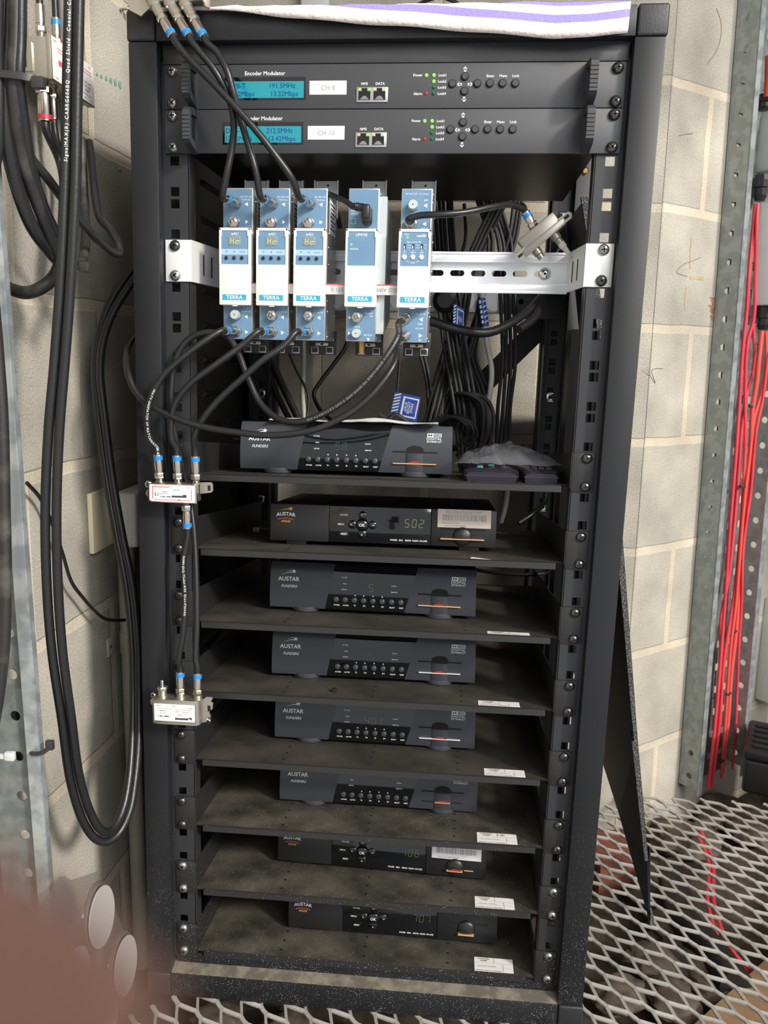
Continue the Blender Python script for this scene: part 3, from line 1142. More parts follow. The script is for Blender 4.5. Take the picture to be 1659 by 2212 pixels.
def encoder(z, ch, lines, label, dx):
    t = Thing('encoder_modulator', label, 'encoder', (0, 0, z - 44.2), True, 'encoder modulators at the top of the rack')
    M = Matrix.Translation((0, 0, z))
    b = MB(M)
    b.box(-241.3, 241.3, -3.0, 0, -44.0, -0.2, K_PANEL, 0.6)
    t.part('front_panel', b)
    t.part('chassis', MB(M).box(-216, 216, 0, 276, -43.5, -1, K_CHAS))
    for s in (-1, 1):
        hm = handle_mesh(s)
        hb_ = MB(M)
        for f_, k_ in zip(hm.f, hm.m):
            hb_.add([hm.v[q] for q in f_], [list(range(len(f_)))], hm.mats[k_])
        t.part('handle', hb_)
        t.part('screw', screw_mb(MB(M), s * 232.5, -3, -6.35, K_SCREW if s > 0 else K_SCREWB, rot=0.15))
        t.part('screw', screw_mb(MB(M), s * 232.5, -3, -38.1, K_SCREW if s > 0 else K_SCREWB, rot=0.7))
    Y = -3.15
    b = MB(M)
    b.box(-177 + dx, -89.5 + dx, -3.3, -2.9, -35.2, -12.7, K_BLK, 0.1)
    f = t.part('display_window', b)
    b = MB(M)
    b.quad((-174.5 + dx, -3.6, -33.3), (-91.8 + dx, -3.6, -33.3), (-91.8 + dx, -3.6, -16.9), (-174.5 + dx, -3.6, -16.9), K_LCD)
    b.text(lines[0], (-173 + dx, -3.75, -23.7), UX, UZ, 4.9, K_LCDT, 'L', 0.0, squeeze=lines[2])
    b.text(lines[1], (-173 + dx, -3.75, -31.6), UX, UZ, 4.9, K_LCDT, 'L', 0.0, squeeze=lines[3])
    b.text(lines[4], (-101 + dx, -3.75, -23.7), UX, UZ, 4.9, K_LCDT, 'R', 0.0, squeeze=0.98)
    b.text(lines[5], (-98 + dx, -3.75, -31.6), UX, UZ, 4.9, K_LCDT, 'R', 0.0, squeeze=0.98)
    t.part('lcd_screen', b, f)
    b = MB(M)
    b.text('Encoder Modulator', (-133.5 + dx, Y, -10.8), UX, UZ, 3.9, K_WHITE, squeeze=0.98, bold=0.025)
    for s, x, zz in (('Power', 29, -13), ('Alarm', 29.5, -31), ('Lock1', 54.5, -13.2), ('Lock2', 54.5, -19.2), ('Lock3', 54.5, -25.0), ('Lock4', 54.5, -31.0),
                     ('Enter', 104, -14.2), ('Menu', 117, -14.2), ('Lock', 130, -14.2), ('NMS', -26.5, -21), ('DATA', -10, -21)):
        b.text(s, (x, Y, zz), UX, UZ, 2.5, K_WHITE, bold=0.03)
    for c, d in (((77.7, Y, -6.4), (0, 0, 1)), ((77.9, Y, -35.4), (0, 0, -1)), ((72.4, Y, -20.9), (-1, 0, 0)), ((83.4, Y, -20.9), (1, 0, 0))):
        arrow(b, c, d, K_WHITE)
    t.part('lettering', b)
    b = MB(M).box(-85.3 + dx * 0.5, -46 + dx * 0.5, -3.6, -3, -30.4, -16.7, K_PAPER, 0.2)
    b.text(ch, (-65.5 + dx * 0.5, -3.75, -26), UX, UZ, 4.8, K_INKG, bold=0.0)
    t.part('channel_label', b)
    b = MB(M)
    b.box(-34.6, -1.6, -4.2, -3, -38, -23.4, K_ZINC, 0.2)
    for x in (-32.6, -16.8):
        b.quad((x, -4.3, -36), (x + 12.6, -4.3, -36), (x + 12.6, -4.3, -27.2), (x, -4.3, -27.2), K_HOLE)
        b.quad((x + 3.4, -4.3, -27.2), (x + 9.2, -4.3, -27.2), (x + 9.2, -4.3, -24.3), (x + 3.4, -4.3, -24.3), K_HOLE)
        b.box(x + 0.2, x + 2.4, -4.6, -4.2, -26.6, -24.6, K_LEDY)
        b.box(x + 10.2, x + 12.4, -4.6, -4.2, -26.6, -24.6, K_LEDG)
        b.prism([(1.5, -35.5), (5, -32), (8, -32), (11, -35.5)], (x, -4.4, 0), UX, UZ, UY, 0.05, K_NICKD)
    t.part('network_ports', b)
    for x, zz, m in ((38, -11.9, K_LEDG), (45.7, -11.9, K_LEDG), (45.9, -17.8, K_LEDG), (46, -23.6, K_LEDGD), (46.1, -29.6, K_LEDGD), (38.6, -29.7, K_LEDR)):
        t.part('indicator_light', MB(M).lathe((x, -3, zz), -UY, [(0, 1.75), (0.8, 1.6), (1.4, 0.9)], m, 12))
    for x, zz in ((65, -20.5), (77.8, -13.5), (77.9, -27.7), (90.8, -20.4), (103.7, -20.3), (116.7, -20.4), (129.7, -20.5)):
        b = MB(M)
        b.lathe((x, -3.05, zz), -UY, [(0, 4.3), (0.6, 4.3), (0.6, 3.6)], K_HOLE, 22)
        b.lathe((x, -3.05, zz), -UY, [(0, 3.4), (2.0, 3.4), (2.5, 2.9)], K_PANEL, 22)
        t.part('push_button', b)
    return t


encoder(0, 'CH 8', ('DVB-T', '13.32Mbps', 0.98, 0.98, '191.5MHz', '13.32Mbps'), 'upper black encoder modulator with teal display and CH 8 label', 1.2)
encoder(-44.45, 'CH 10', ('DVB-T', '13.42Mbps', 0.98, 0.98, '212.5MHz', '13.42Mbps'), 'lower black encoder modulator with teal display and CH 10 label', -1.0)

# ------------------------------------------------------------------ DIN rail with end brackets
din = Thing('din_rail', 'zinc DIN rail on white end brackets, carrying the blue and cream modules', 'rail', (0, 90, -222), True)
DY = 92.0
b = MB()
prof = [(DY, -177), (DY - 8, -177), (DY - 8, -187), (DY, -187.6), (DY, -214.5), (DY - 8, -215), (DY - 8, -224), (DY, -224)]
for (za, zb_, ya, yb_) in ((-178, -188, DY - 8, DY - 6.6), (-214, -224, DY - 8, DY - 6.6)):
    b.box(-205, 207, ya, yb_, zb_, za, K_DIN, 0.5)
b.box(-205, 207, DY - 8, DY + 1, -189.2, -187.8, K_DIN)
b.box(-205, 207, DY - 8, DY + 1, -214.2, -212.8, K_DIN)
b.box(-205, 207, DY - 9.2, DY - 6.0, -180.6, -177.6, K_DIN, 0.8)
b.box(-205, 207, DY - 9.2, DY - 6.0, -224.4, -221.4, K_DIN, 0.8)
# web with slots
zt, zb, zc, hs = -188, -214, -201.2, 3.4
xs = [-205 + 0]
slots = []
x = -192
while x < 196:
    slots.append((x - 8.5, x + 8.5))
    x += 24.6
prev = -205
for a, c in slots:
    b.box(prev, a, DY, DY + 1, zb, zt, K_DIN)
    b.box(a, c, DY, DY + 1, zc + hs, zt, K_DIN)
    b.box(a, c, DY, DY + 1, zb, zc - hs, K_DIN)
    for e, q in ((a, 1), (c, -1)):     # rounded slot ends
        for sg in (1, -1):
            P = [(0, sg * hs)] + [(q * (hs - hs * math.sin(k * math.pi / 10)), sg * hs * math.cos(k * math.pi / 10)) for k in range(6)] + [(0, 0)]
            b.add([(e + p[0], DY, zc + p[1]) for p in P[:-1]] + [(e, DY, zc)], [list(range(len(P)))], K_DIN)
    prev = c
b.box(prev, 207, DY, DY + 1, zb, zt, K_DIN)
din.part('rail', b)
for s in (-1, 1):
    b = MB()
    xs = sorted((s * 215, s * 243.5))
    b.box(xs[0], xs[1], -1.2, 0.4, -222.5, -177.8, K_WMET, 0.5)
    vs = []
    for (x, y) in ((215.5, -1), (207.5, DY)):
        for z in (-222.5, -177.8):
            vs += [(s * x, y, z), (s * (x - 1.5), y, z)]
    b.add(vs, [(0, 2, 6, 4), (1, 5, 7, 3), (2, 3, 7, 6), (0, 4, 5, 1), (4, 6, 7, 5), (0, 1, 3, 2)], K_WMET)
    for k in (0.35, 0.62):
        y = DY * k
        xx = s * (215.5 - 8 * k)
        b.box(min(xx - s * 1.7, xx - s * 2.2), max(xx - s * 1.7, xx - s * 2.2), y, y + 3.2, -213, -190, K_HOLE)
    x = sorted((s * 207.5, s * 190))
    b.box(x[0], x[1], DY + 1.2, DY + 2.4, -222.5, -177.8, K_WMET)
    din.part('end_bracket', b)
    for k, z in enumerate((-184.15, -215.9)):
        din.part('screw', screw_mb(MB(), s * 232.5, -1.2, z, K_SCREW if k == (s > 0) else K_SCREWB, rot=0.1 + k * 0.5, r=6.1))
b = MB().lathe((181, DY, -201), -UY, [(0, 7.2), (1.5, 7.0), (3.2, 5.4), (4.3, 2.6), (4.5, 1.2)], K_CHROME, 24)
b.lathe((181, DY - 4.5, -201), -UY, [(0, 1.5), (0.2, 1.5)], K_HOLE, 12)
din.part('dome_bolt', b)


# ------------------------------------------------------------------ F connectors
def fport(b, p, d, L=9, m=None, r=4.6):
    m = m or K_NICKEL
    prof = []
    t = 0
    while t < L - 0.5:
        prof += [(t, r), (t + 0.45, r - 0.35), (t + 0.9, r)]
        t += 0.9
    b.lathe(p, d, [(0, r + 0.8), (1.6, r + 0.8), (1.6, r)] + [(1.6 + q[0], q[1]) for q in prof], m, 18)
    return b


def hexnut(b, p, d, h, r, m, rot=0):
    b.lathe(p, d, [(0, r * 0.94), (0.5, r), (h - 0.5, r), (h, r * 0.94)], m, 6, smooth=False)


def plug(b, p, d, m=None, r=4.9, L=27, nut=True):
    """compression F plug: hex nut against the port at p, barrel away along d"""
    m = m or K_NICKEL
    p, d = Vector(p), Vector(d).normalized()
    if nut:
        hexnut(b, p, d, 6.2, r * 1.17, m)
        b.lathe(p + d * 6.2, d, [(0, r * 0.86), (2.2, r * 0.86), (2.4, r), (L - 7.4, r), (L - 7, r * 0.97)], m, 22)
    else:
        b.lathe(p, d, [(0, r * 1.12), (3, r * 1.12), (3.2, r), (L - 1, r)], m, 22)
    b.lathe(p + d * (L - 1.6), d, [(0, r * 0.99), (1.4, r * 0.99), (1.6, r * 0.84)], m, 22)
    return b


def band(p, d, r=4.9, L=27, m=None):
    p, d = Vector(p), Vector(d).normalized()
    b = MB()
    b.lathe(p + d * (L - 6.6), d, [(0, r * 1.02), (0, r * 1.03), (4.8, r * 1.03), (4.8, r * 1.0)], m or K_BLUEB, 22)
    return b


class Cable:
    pass


def cable(name, label, pts, r=3.6, m=None, cat='cable', group=None, a=None, z=None, text=None, per=8, n=12):
    """a / z = (port point, outward direction, options) for a plug on the first / last end"""
    m = m or K_CABLE
    pts = [Vector(p) for p in pts]
    ends = []
    if a:
        L = a[2].get('L', 27)
        d = Vector(a[1]).normalized()
        pts = [a[0] + d * (L - 3), a[0] + d * (L + 7)] + pts
    if z:
        L = z[2].get('L', 27)
        d = Vector(z[1]).normalized()
        pts = pts + [z[0] + d * (L + 7), z[0] + d * (L - 3)]
    b = MB().tube(pts, r, m, n, per)
    if not (a or z or text):
        return single(name, b, label, cat, group=group, origin=pts[0])
    t = Thing(name, label, cat, pts[0], False, group)
    t.part('jacket', b)
    for e in (a, z):
        if e:
            o = e[2]
            bb = plug(MB(), e[0], e[1], o.get('m'), o.get('r', 4.9), o.get('L', 27), o.get('nut', True))
            q = t.part('connector', bb)
            if o.get('band', K_BLUEB):
                t.part('colour_band', band(e[0], e[1], o.get('r', 4.9), o.get('L', 27), o.get('band', K_BLUEB)), q)
    if text:
        PP = pts if not text.get('rev') else pts[::-1]
        t.part('printing', printing(MB(), PP, r, text['s'], text['start'], text.get('h', 2.4), text.get('m', K_WHITE), text.get('toward', CAM), gap=text.get('gap', 1.0)))
    return t


# ------------------------------------------------------------------ modules on the DIN rail
def tri(b, x, z, d, m, k=2.4, y=0):
    P = {'L': [(-k, 0), (k * 0.75, k), (k * 0.75, -k)], 'R': [(k, 0), (-k * 0.75, -k), (-k * 0.75, k)], 'D': [(0, -k), (k, k * 0.7), (-k, k * 0.7)], 'U': [(0, k), (-k, -k * 0.7), (k, -k * 0.7)]}[d]
    b.add([(x + p[0], y, z + p[1]) for p in P], [(0, 1, 2)], m)


def module(label, x, kind):
    """local frame: x centre of the faceplate, y = 0 at the faceplate, z = 0 at its top"""
    W, H, DP = 33.4, 162.5, 76.0
    t = Thing('headend_module', label, 'module', (x, 10, -121.3 - H), True, 'modules clipped to the DIN rail')
    M = Matrix.Translation((x, 10, -121.3))
    h = W / 2
    b = MB(M)
    b.box(-h + 0.4, h - 0.4, 1.5, DP, -H + 0.6, -0.6, K_ZINC if kind != 'psu' else K_ALU, 0.5)
    for z in (-3, -12, -45, -60, -78, -118, -130, -158):
        b.lathe((h - 0.5, 12 + (z % 7) * 1.5, z), UX, [(0, 1.6), (0.8, 1.3), (1.1, 0.5)], K_CHROME, 10)
        b.lathe((h - 0.5, DP - 8, z - 2), UX, [(0, 1.4), (0.8, 1.1), (1.1, 0.4)], K_CHROME, 10)
    t.part('body', b)
    b = MB(M)
    b.box(-h, h, 0, 2, -H, 0, K_ZINC, 0.5)
    b.box(-h + 1.1, h - 1.1, -0.15, 0.1, -H + 1.2, -1.2, K_TBLUE)
    t.part('faceplate', b)
    if kind == 'tuner':
        b = MB(M)
        b.box(h - 0.35, h - 0.2, 20, 66, -44, -8, K_WHITE)
        for k in range(7):
            b.box(h - 0.2, h - 0.05, 24 + (k % 3) * 3, 60 - (k % 2) * 8, -13 - k * 4.3, -11.4 - k * 4.3, K_INK)
        t.part('rating_label', b)
    if kind == 'psu':
        b = MB(M)
        b.prism([(2, -8), (DP * 0.45, -18), (DP + 4, -22), (DP + 4, -136), (DP * 0.5, -146), (2, -154)], (h, 0, 0), UY, UZ, UX, 8.5, K_ALU)
        t.part('heat_sink', b)
    # rail clip plate behind
    b = MB(M)
    b.box(-h + 6, h + 1, DP, DP + 2, -20, 22, K_DIN, 0.4)
    b.box(-h + 6, -h + 7, DP - 5, DP + 2, -20, 22, K_DIN)
    b.box(h, h + 1, DP - 5, DP + 2, -20, 22, K_DIN)
    b.lathe((5, DP - 0.2, 17), -UY, [(0, 1.3), (0.2, 1.3)], K_HOLE, 10)
    b.box(-h + 2, h + 2, DP, DP + 2, -178, -150, K_BLKM, 0.5)
    for s in (-1, 1):
        b.box(s * 9 - 4.6 + 2, s * 9 + 4.6 + 2, DP - 2.5, DP, -177, -168.5, K_ZINC, 0.4)
        b.box(s * 9 - 3.6 + 2, s * 9 + 3.6 + 2, DP - 3.0, DP - 2.2, -175.6, -169.6, K_BLKM)
    b.box(-6, 10, DP - 6, DP - 1, -167.5, -163.2, K_NICKD, 0.8)
    b.box(0.6, 3.8, DP - 6.3, DP - 1, -166.5, -164.3, K_HOLE)
    t.part('rail_clip', b)
    # cream cover, open frame over the controls
    cw = 17.3
    C0, C1, F = -43.8, -125.8, -15.2
    b = MB(M)
    b.box(-cw, cw, F, 0.5, C1, C0 - 38.4, K_CREAM, 1.0)
    b.box(-cw, -cw + 2.2, F, 0.5, C0 - 39, C0, K_CREAM, 0.5)
    b.box(cw - 2.2, cw, F, 0.5, C0 - 39, C0, K_CREAM, 0.5)
    b.box(-cw, cw, F, 0.5, C0 - 3.0, C0, K_CREAM, 0.5)
    b.box(-3, 3, F + 1, F + 6, C1 - 1.2, C1 + 0.5, K_CREAM, 0.4)
    for s in (-1, 1):
        b.box(s * 14.3 - 0.7, s * 14.3 + 0.7, F - 0.25, F + 0.3, C0 - 43, C0 - 40.4, K_CREAM, 0.2)
        b.box(s * 15.6 - 1.5, s * 15.6 + 1.5, F - 0.2, F + 0.3, C0 - 9, C0 - 3, K_CREAM, 0.2)
    cov = t.part('cover', b)
    b = MB(M)
    b.box(-13.4, 13.2, F - 0.3, F, C0 - 76.6, C0 - 70.6, K_TLOGO)
    b.text('TERRA', (0, F - 0.45, C0 - 75.6), UX, UZ, 4.1, K_CREAM, bold=0.03, squeeze=1.05)
    t.part('maker_label', b, cov)
    b = MB(M)
    Y = F + 0.9
    b.box(-15.1, 15.1, Y, Y + 1.2, C0 - 38.6, C0 - 2.9, K_TBLUE)
    if kind == 'tuner':
        b.box(-15.0, 15.0, Y - 0.1, Y, C0 - 28.4, C0 - 22.4, K_TBLUE2)
        b.text('at421', (0, Y - 0.2, C0 - 7.6), UX, UZ, 2.6, K_WHITE, bold=0.02)
        tri(b, -9, C0 - 25, 'D', K_TBLUE, 1.2, Y - 0.2)
        tri(b, -0.5, C0 - 25, 'U', K_TBLUE, 1.2, Y - 0.2)
        b.text('ENTER', (8.5, Y - 0.2, C0 - 26), UX, UZ, 1.5, K_TBLUE)
    elif kind == 'psu':
        b.text('UP410S', (0, Y - 0.2, C0 - 7.6), UX, UZ, 2.8, K_WHITE, bold=0.02)
        b.text('STATUS', (-8, Y - 0.2, C0 - 22), UX, UZ, 1.8, K_WHITE, bold=0.02)
    else:
        b.text('ma400', (7, Y - 0.2, C0 - 8.2), UX, UZ, 2.7, K_WHITE, bold=0.02)
        b.text('Status', (-8.6, Y - 0.2, C0 - 6), UX, UZ, 1.5, K_WHITE)
        b.text('Gain control, dB', (-1, Y - 0.2, C0 - 14), UX, UZ, 1.6, K_WHITE)
        for i, s in enumerate(('FM', 'VHF III', 'UHF')):
            xx = -10.5 + i * 9.2
            b.text(s, (xx, Y - 0.2, C0 - 25), UX, UZ, 1.5, K_WHITE)
            b.box(xx - 0.2, xx + 0.2, Y - 0.15, Y, C0 - 23, C0 - 20.5, K_WHITE)
            b.lathe((xx, Y - 0.05, C0 - 28.5), -UY, [(0, 2.5), (0.05, 2.5)], K_WHITE, 18)
            if i < 2:
                for dzz in (-16.6, -19.4):
                    b.box(xx + 2.5, xx + 6.6, Y - 0.15, Y, C0 + dzz - 0.15, C0 + dzz + 0.15, K_WHITE)
        b.text('10', (11.8, Y - 0.2, C0 - 17.2), UX, UZ, 1.5, K_WHITE)
        b.text('0', (11.8, Y - 0.2, C0 - 20.2), UX, UZ, 1.5, K_WHITE)
        b.text('10dB', (-1.3, Y - 0.2, C0 - 35.4), UX, UZ, 1.5, K_WHITE)
        for q in (-1, 1):
            b.prism([(0, 0), (4, 1.8), (4, 2.1), (0, 0.3)], (-1.3 + q * 3.4, Y - 0.1, C0 - 34.6), UX * q, UZ, -UY, 0.1, K_WHITE)
    t.part('control_panel', b)
    Yb = Y - 0.1
    if kind == 'tuner':
        b = MB(M)
        b.box(-7.2, 6.4, Yb - 0.3, Yb + 0.1, C0 - 18.4, C0 - 9.0, K_INKG, 0.1)
        b.box(-6.2, 5.4, Yb - 0.5, Yb - 0.2, C0 - 17.6, C0 - 9.8, K_GLASS)
        seg7(b, 'H', (-4.6, Yb - 0.7, C0 - 16.6), 3.2, 5.8, K_SEGW, 0.6)
        seg7(b, 'c', (1.1, Yb - 0.7, C0 - 16.6), 3.2, 5.8, K_SEGW, 0.6)
        b.box(2.9, 5.2, Yb - 0.75, Yb - 0.7, C0 - 14.2, C0 - 13.5, K_SEGB)
        t.part('channel_display', b)
        for xx in (-9.2, -0.5, 8.2):
            t.part('push_button', MB(M).lathe((xx, Yb, C0 - 31.6), -UY, [(0, 1.9), (1.0, 1.9), (1.3, 1.5)], K_BLKM, 14))
    elif kind == 'psu':
        t.part('indicator_light', MB(M).lathe((-11, Yb, C0 - 16.5), -UY, [(0, 1.1), (0.4, 0.9)], K_LEDG, 10))
    else:
        t.part('indicator_light', MB(M).lathe((-8, Yb, C0 - 8.6), -UY, [(0, 1.2), (0.4, 1.0)], K_LEDG, 10))
        for i in range(3):
            xx = -10.5 + i * 9.2
            b = MB(M).box(xx - 1.2, xx + 1.2, Yb - 0.2, Yb, C0 - 20.6, C0 - 15.6, K_HOLE)
            b.box(xx - 1.0, xx + 0.1, Yb - 0.6, Yb, C0 - 20.2, C0 - 17.2, K_PAPER)
            t.part('slide_switch', b)
            t.part('trim_dial', MB(M).lathe((xx, Yb, C0 - 29.6), -UY, [(0, 2.1), (0.7, 2.1), (0.9, 1.6)], K_STICK, 14))
    # lettering and fittings on the faceplate
    b = MB(M)
    Yf = -0.3
    if kind == 'tuner':
        for zz, s in ((-10, 'DC OUT 12V'), (-13, '= 0,1A max')):
            b.text(s, (9.0, Yf, zz), UX, UZ, 1.6, K_WHITE, squeeze=0.95)
        tri(b, 9.6, -17, 'L', K_WHITE, 2.1, Yf)
        tri(b, 9.8, -35.5, 'R', K_WHITE, 2.1, Yf)
        b.text('-  +', (9.5, Yf, -129.6), UX, UZ, 2.2, K_WHITE)
        b.text('DC IN 12V', (9.3, Yf, -132.6), UX, UZ, 1.6, K_WHITE)
        tri(b, 9.6, -137.5, 'L', K_WHITE, 2.1, Yf)
        tri(b, 9.8, -154.5, 'R', K_WHITE, 2.1, Yf)
    elif kind == 'psu':
        for zz, s in ((-21, '~220-240V'), (-24, '50/60Hz'), (-27, '80W max')):
            b.text(s, (-14, Yf, zz), UX, UZ, 1.4, K_WHITE, 'L')
        b.box(-14, -8.5, Yf, 0, -37, -31, K_WHITE)
        b.box(-13.6, -8.9, Yf - 0.1, 0, -36.6, -31.4, K_TBLUE)
        b.text('-  +', (9.2, Yf, -129.6), UX, UZ, 2.2, K_WHITE)
        b.text('12V=4,5A', (8.6, Yf, -132.6), UX, UZ, 1.6, K_WHITE)
        b.text('max', (11.4, Yf, -135.4), UX, UZ, 1.6, K_WHITE)
        b.text('RF IN', (-4, Yf, -147.6), UX, UZ, 1.7, K_WHITE)
        b.text('RF OUT', (8.8, Yf, -156.5), UX, UZ, 1.9, K_WHITE)
        tri(b, 8.8, -160.2, 'D', K_WHITE, 1.8, Yf)
        tri(b, -12.6, -136.8, 'R', K_WHITE, 1.8, Yf)
        tri(b, -12.6, -154, 'R', K_WHITE, 1.8, Yf)
    else:
        b.text('DC OUT 12V   =0,1 A total', (0, Yf, -6.2), UX, UZ, 1.5, K_WHITE)
        b.text('FM', (10, Yf, -13.4), UX, UZ, 2.3, K_WHITE)
        tri(b, 9.6, -17.4, 'L', K_WHITE, 2.3, Yf)
        tri(b, 9.2, -36.5, 'L', K_WHITE, 2.3, Yf)
        b.text('VHF III', (9, Yf, -42.3), UX, UZ, 2.1, K_WHITE)
        b.text('-  +', (8.5, Yf, -129.6), UX, UZ, 2.2, K_WHITE)
        b.text('DC IN 12V', (9.3, Yf, -132.6), UX, UZ, 1.6, K_WHITE)
        tri(b, 9.6, -137.5, 'L', K_WHITE, 2.3, Yf)
        b.text('UHF', (8.6, Yf, -143.6), UX, UZ, 2.1, K_WHITE)
        b.text('DC OUT', (8.4, Yf, -148), UX, UZ, 1.6, K_WHITE)
        tri(b, 9.4, -155, 'R', K_WHITE, 2.3, Yf)
        b.text('RF', (9.2, Yf, -161), UX, UZ, 2.1, K_WHITE)
    t.part('lettering', b)

    def term(x, z, kind2):
        b = MB(M)
        p = Vector((x, 0, z))
        b.lathe(p, -UY, [(0, 5.6), (1.4, 5.6), (1.4, 4.6), (5, 4.6)], K_NICKEL, 22)
        if kind2 == 'cap':
            b.lathe(p - UY * 3, -UY, [(0, 5.3), (8, 5.3), (9, 4.6)], K_ALU, 24)
            b.lathe(p - UY * 12.05, -UY, [(0, 0.7), (0.1, 0.7)], K_HOLE, 10)
        else:
            hexnut(b, p - UY * 3, -UY, 5.5, 6.0, K_NICKD if kind2 == 'dark' else K_NICKEL)
            b.lathe(p - UY * 8.5, -UY, [(0, 4.2), (1.2, 4.0), (1.8, 2.4), (4, 2.2), (5, 1.4)], K_CHROME if kind2 == 'dark' else K_NICKEL, 20)
        t.part('terminator', b)
    if kind == 'tuner':
        term(-3.2, -36.5, 'hex')
        term(-1.2, -136, {'1': 'cap', '2': 'hex', '3': 'dark'}[label_no])
    elif kind == 'psu':
        term(-4, -136.5, 'hex')
        term(-4, -154, 'cap')
        b = MB(M).lathe((-1, 20, -161), -UZ, [(0, 5.2), (2, 5.2), (2, 4.6), (15, 4.6)], K_BRASS, 20)
        t.part('output_port', b)
    else:
        term(-3.6, -18, 'cap')
    return t


SEGS = {'0': 'abcdef', '1': 'bc', '2': 'abged', '4': 'fgbc', '5': 'afgcd', '6': 'afgedc', '7': 'abc', '8': 'abcdefg', 'H': 'fegbc', 'c': 'ged', '-': 'g'}


def seg7(b, ch, o, w, h, m, t=0.8, slant=0.08):
    x0, y, z0 = o
    S = {'a': ((0, h), (w, h)), 'b': ((w, h / 2), (w, h)), 'c': ((w, 0), (w, h / 2)), 'd': ((0, 0), (w, 0)), 'e': ((0, 0), (0, h / 2)), 'f': ((0, h / 2), (0, h)), 'g': ((0, h / 2), (w, h / 2))}
    for s in SEGS.get(ch, ''):
        (xa, za), (xb, zb_) = S[s]
        g = t * 0.55
        if xa == xb:
            P = [(xa - t / 2, za + g), (xa + t / 2, za + g), (xb + t / 2, zb_ - g), (xb - t / 2, zb_ - g)]
        else:
            P = [(xa + g, za - t / 2), (xb - g, za - t / 2), (xb - g, za + t / 2), (xa + g, za + t / 2)]
        b.add([(x0 + p[0] + slant * p[1], y, z0 + p[1]) for p in P], [(0, 1, 2, 3)], m)


MX = [-164.6, -123.4, -82.0, -25.2, 32.2]
label_no = '1'
mod1 = module('blue and cream tuner module with a small display, leftmost of three', MX[0], 'tuner')
label_no = '2'
mod2 = module('blue and cream tuner module with a small display, middle of three', MX[1], 'tuner')
label_no = '3'
mod3 = module('blue and cream tuner module with a small display, right one of three', MX[2], 'tuner')
mod4 = module('power supply module with a black mains plug and silver heat sink', MX[3], 'psu')
mod5 = module('amplifier module with three small dials, rightmost on the rail', MX[4], 'amp')

# flat grey ribbon cable threading the covers
rib = Thing('ribbon_cable', 'flat grey ribbon cable with a red edge linking the cream modules', 'cable', (-150, 4, -234), True)
b = MB()
for k in range(9):
    b.box(-160, MX[4] - 10, 3.2, 4.2, -233.6 + k * 1.25, -232.4 + k * 1.25, K_STICKG if k < 8 else K_RED)
rib.part('strand_web', b)
b = MB()
for x, s in ((-52, 'FT1 V'), (4, '22523 AWM')):
    b.text(s, (x, 3.0, -226.4), -UX, -UZ, 4.0, K_INKG)
rib.part('printing', b)


# ------------------------------------------------------------------ set-top boxes
def star(b, c, r, y, m):
    P = []
    for k in range(10):
        a = math.pi / 2 + k * math.pi / 5
        q = r if k % 2 == 0 else r * 0.42
        P.append((c[0] + q * math.cos(a), y, c[1] + q * math.sin(a)))
    b.add(P + [(c[0], y, c[1])], [(k, (k + 1) % 10, 10) for k in range(10)], m)


def swoosh(b, x0, x1, z0, z1, y, m, t=0.6):
    n = 8
    vs = []
    for k in range(n + 1):
        s = k / n
        x = x0 + (x1 - x0) * s
        z = z0 + (z1 - z0) * math.sin(s * math.pi / 2)
        vs += [(x, y, z), (x, y, z - t * (0.15 + s))]
    b.add(vs, [(2 * k, 2 * k + 2, 2 * k + 3, 2 * k + 1) for k in range(n)], m)


FW, FH = 262.0, 63.0       # wide grey boxes


def fx(s):
    return -FW / 2 + s * FW


def fz(s, x=0.0):
    return 5 + 58 * (1 - s)


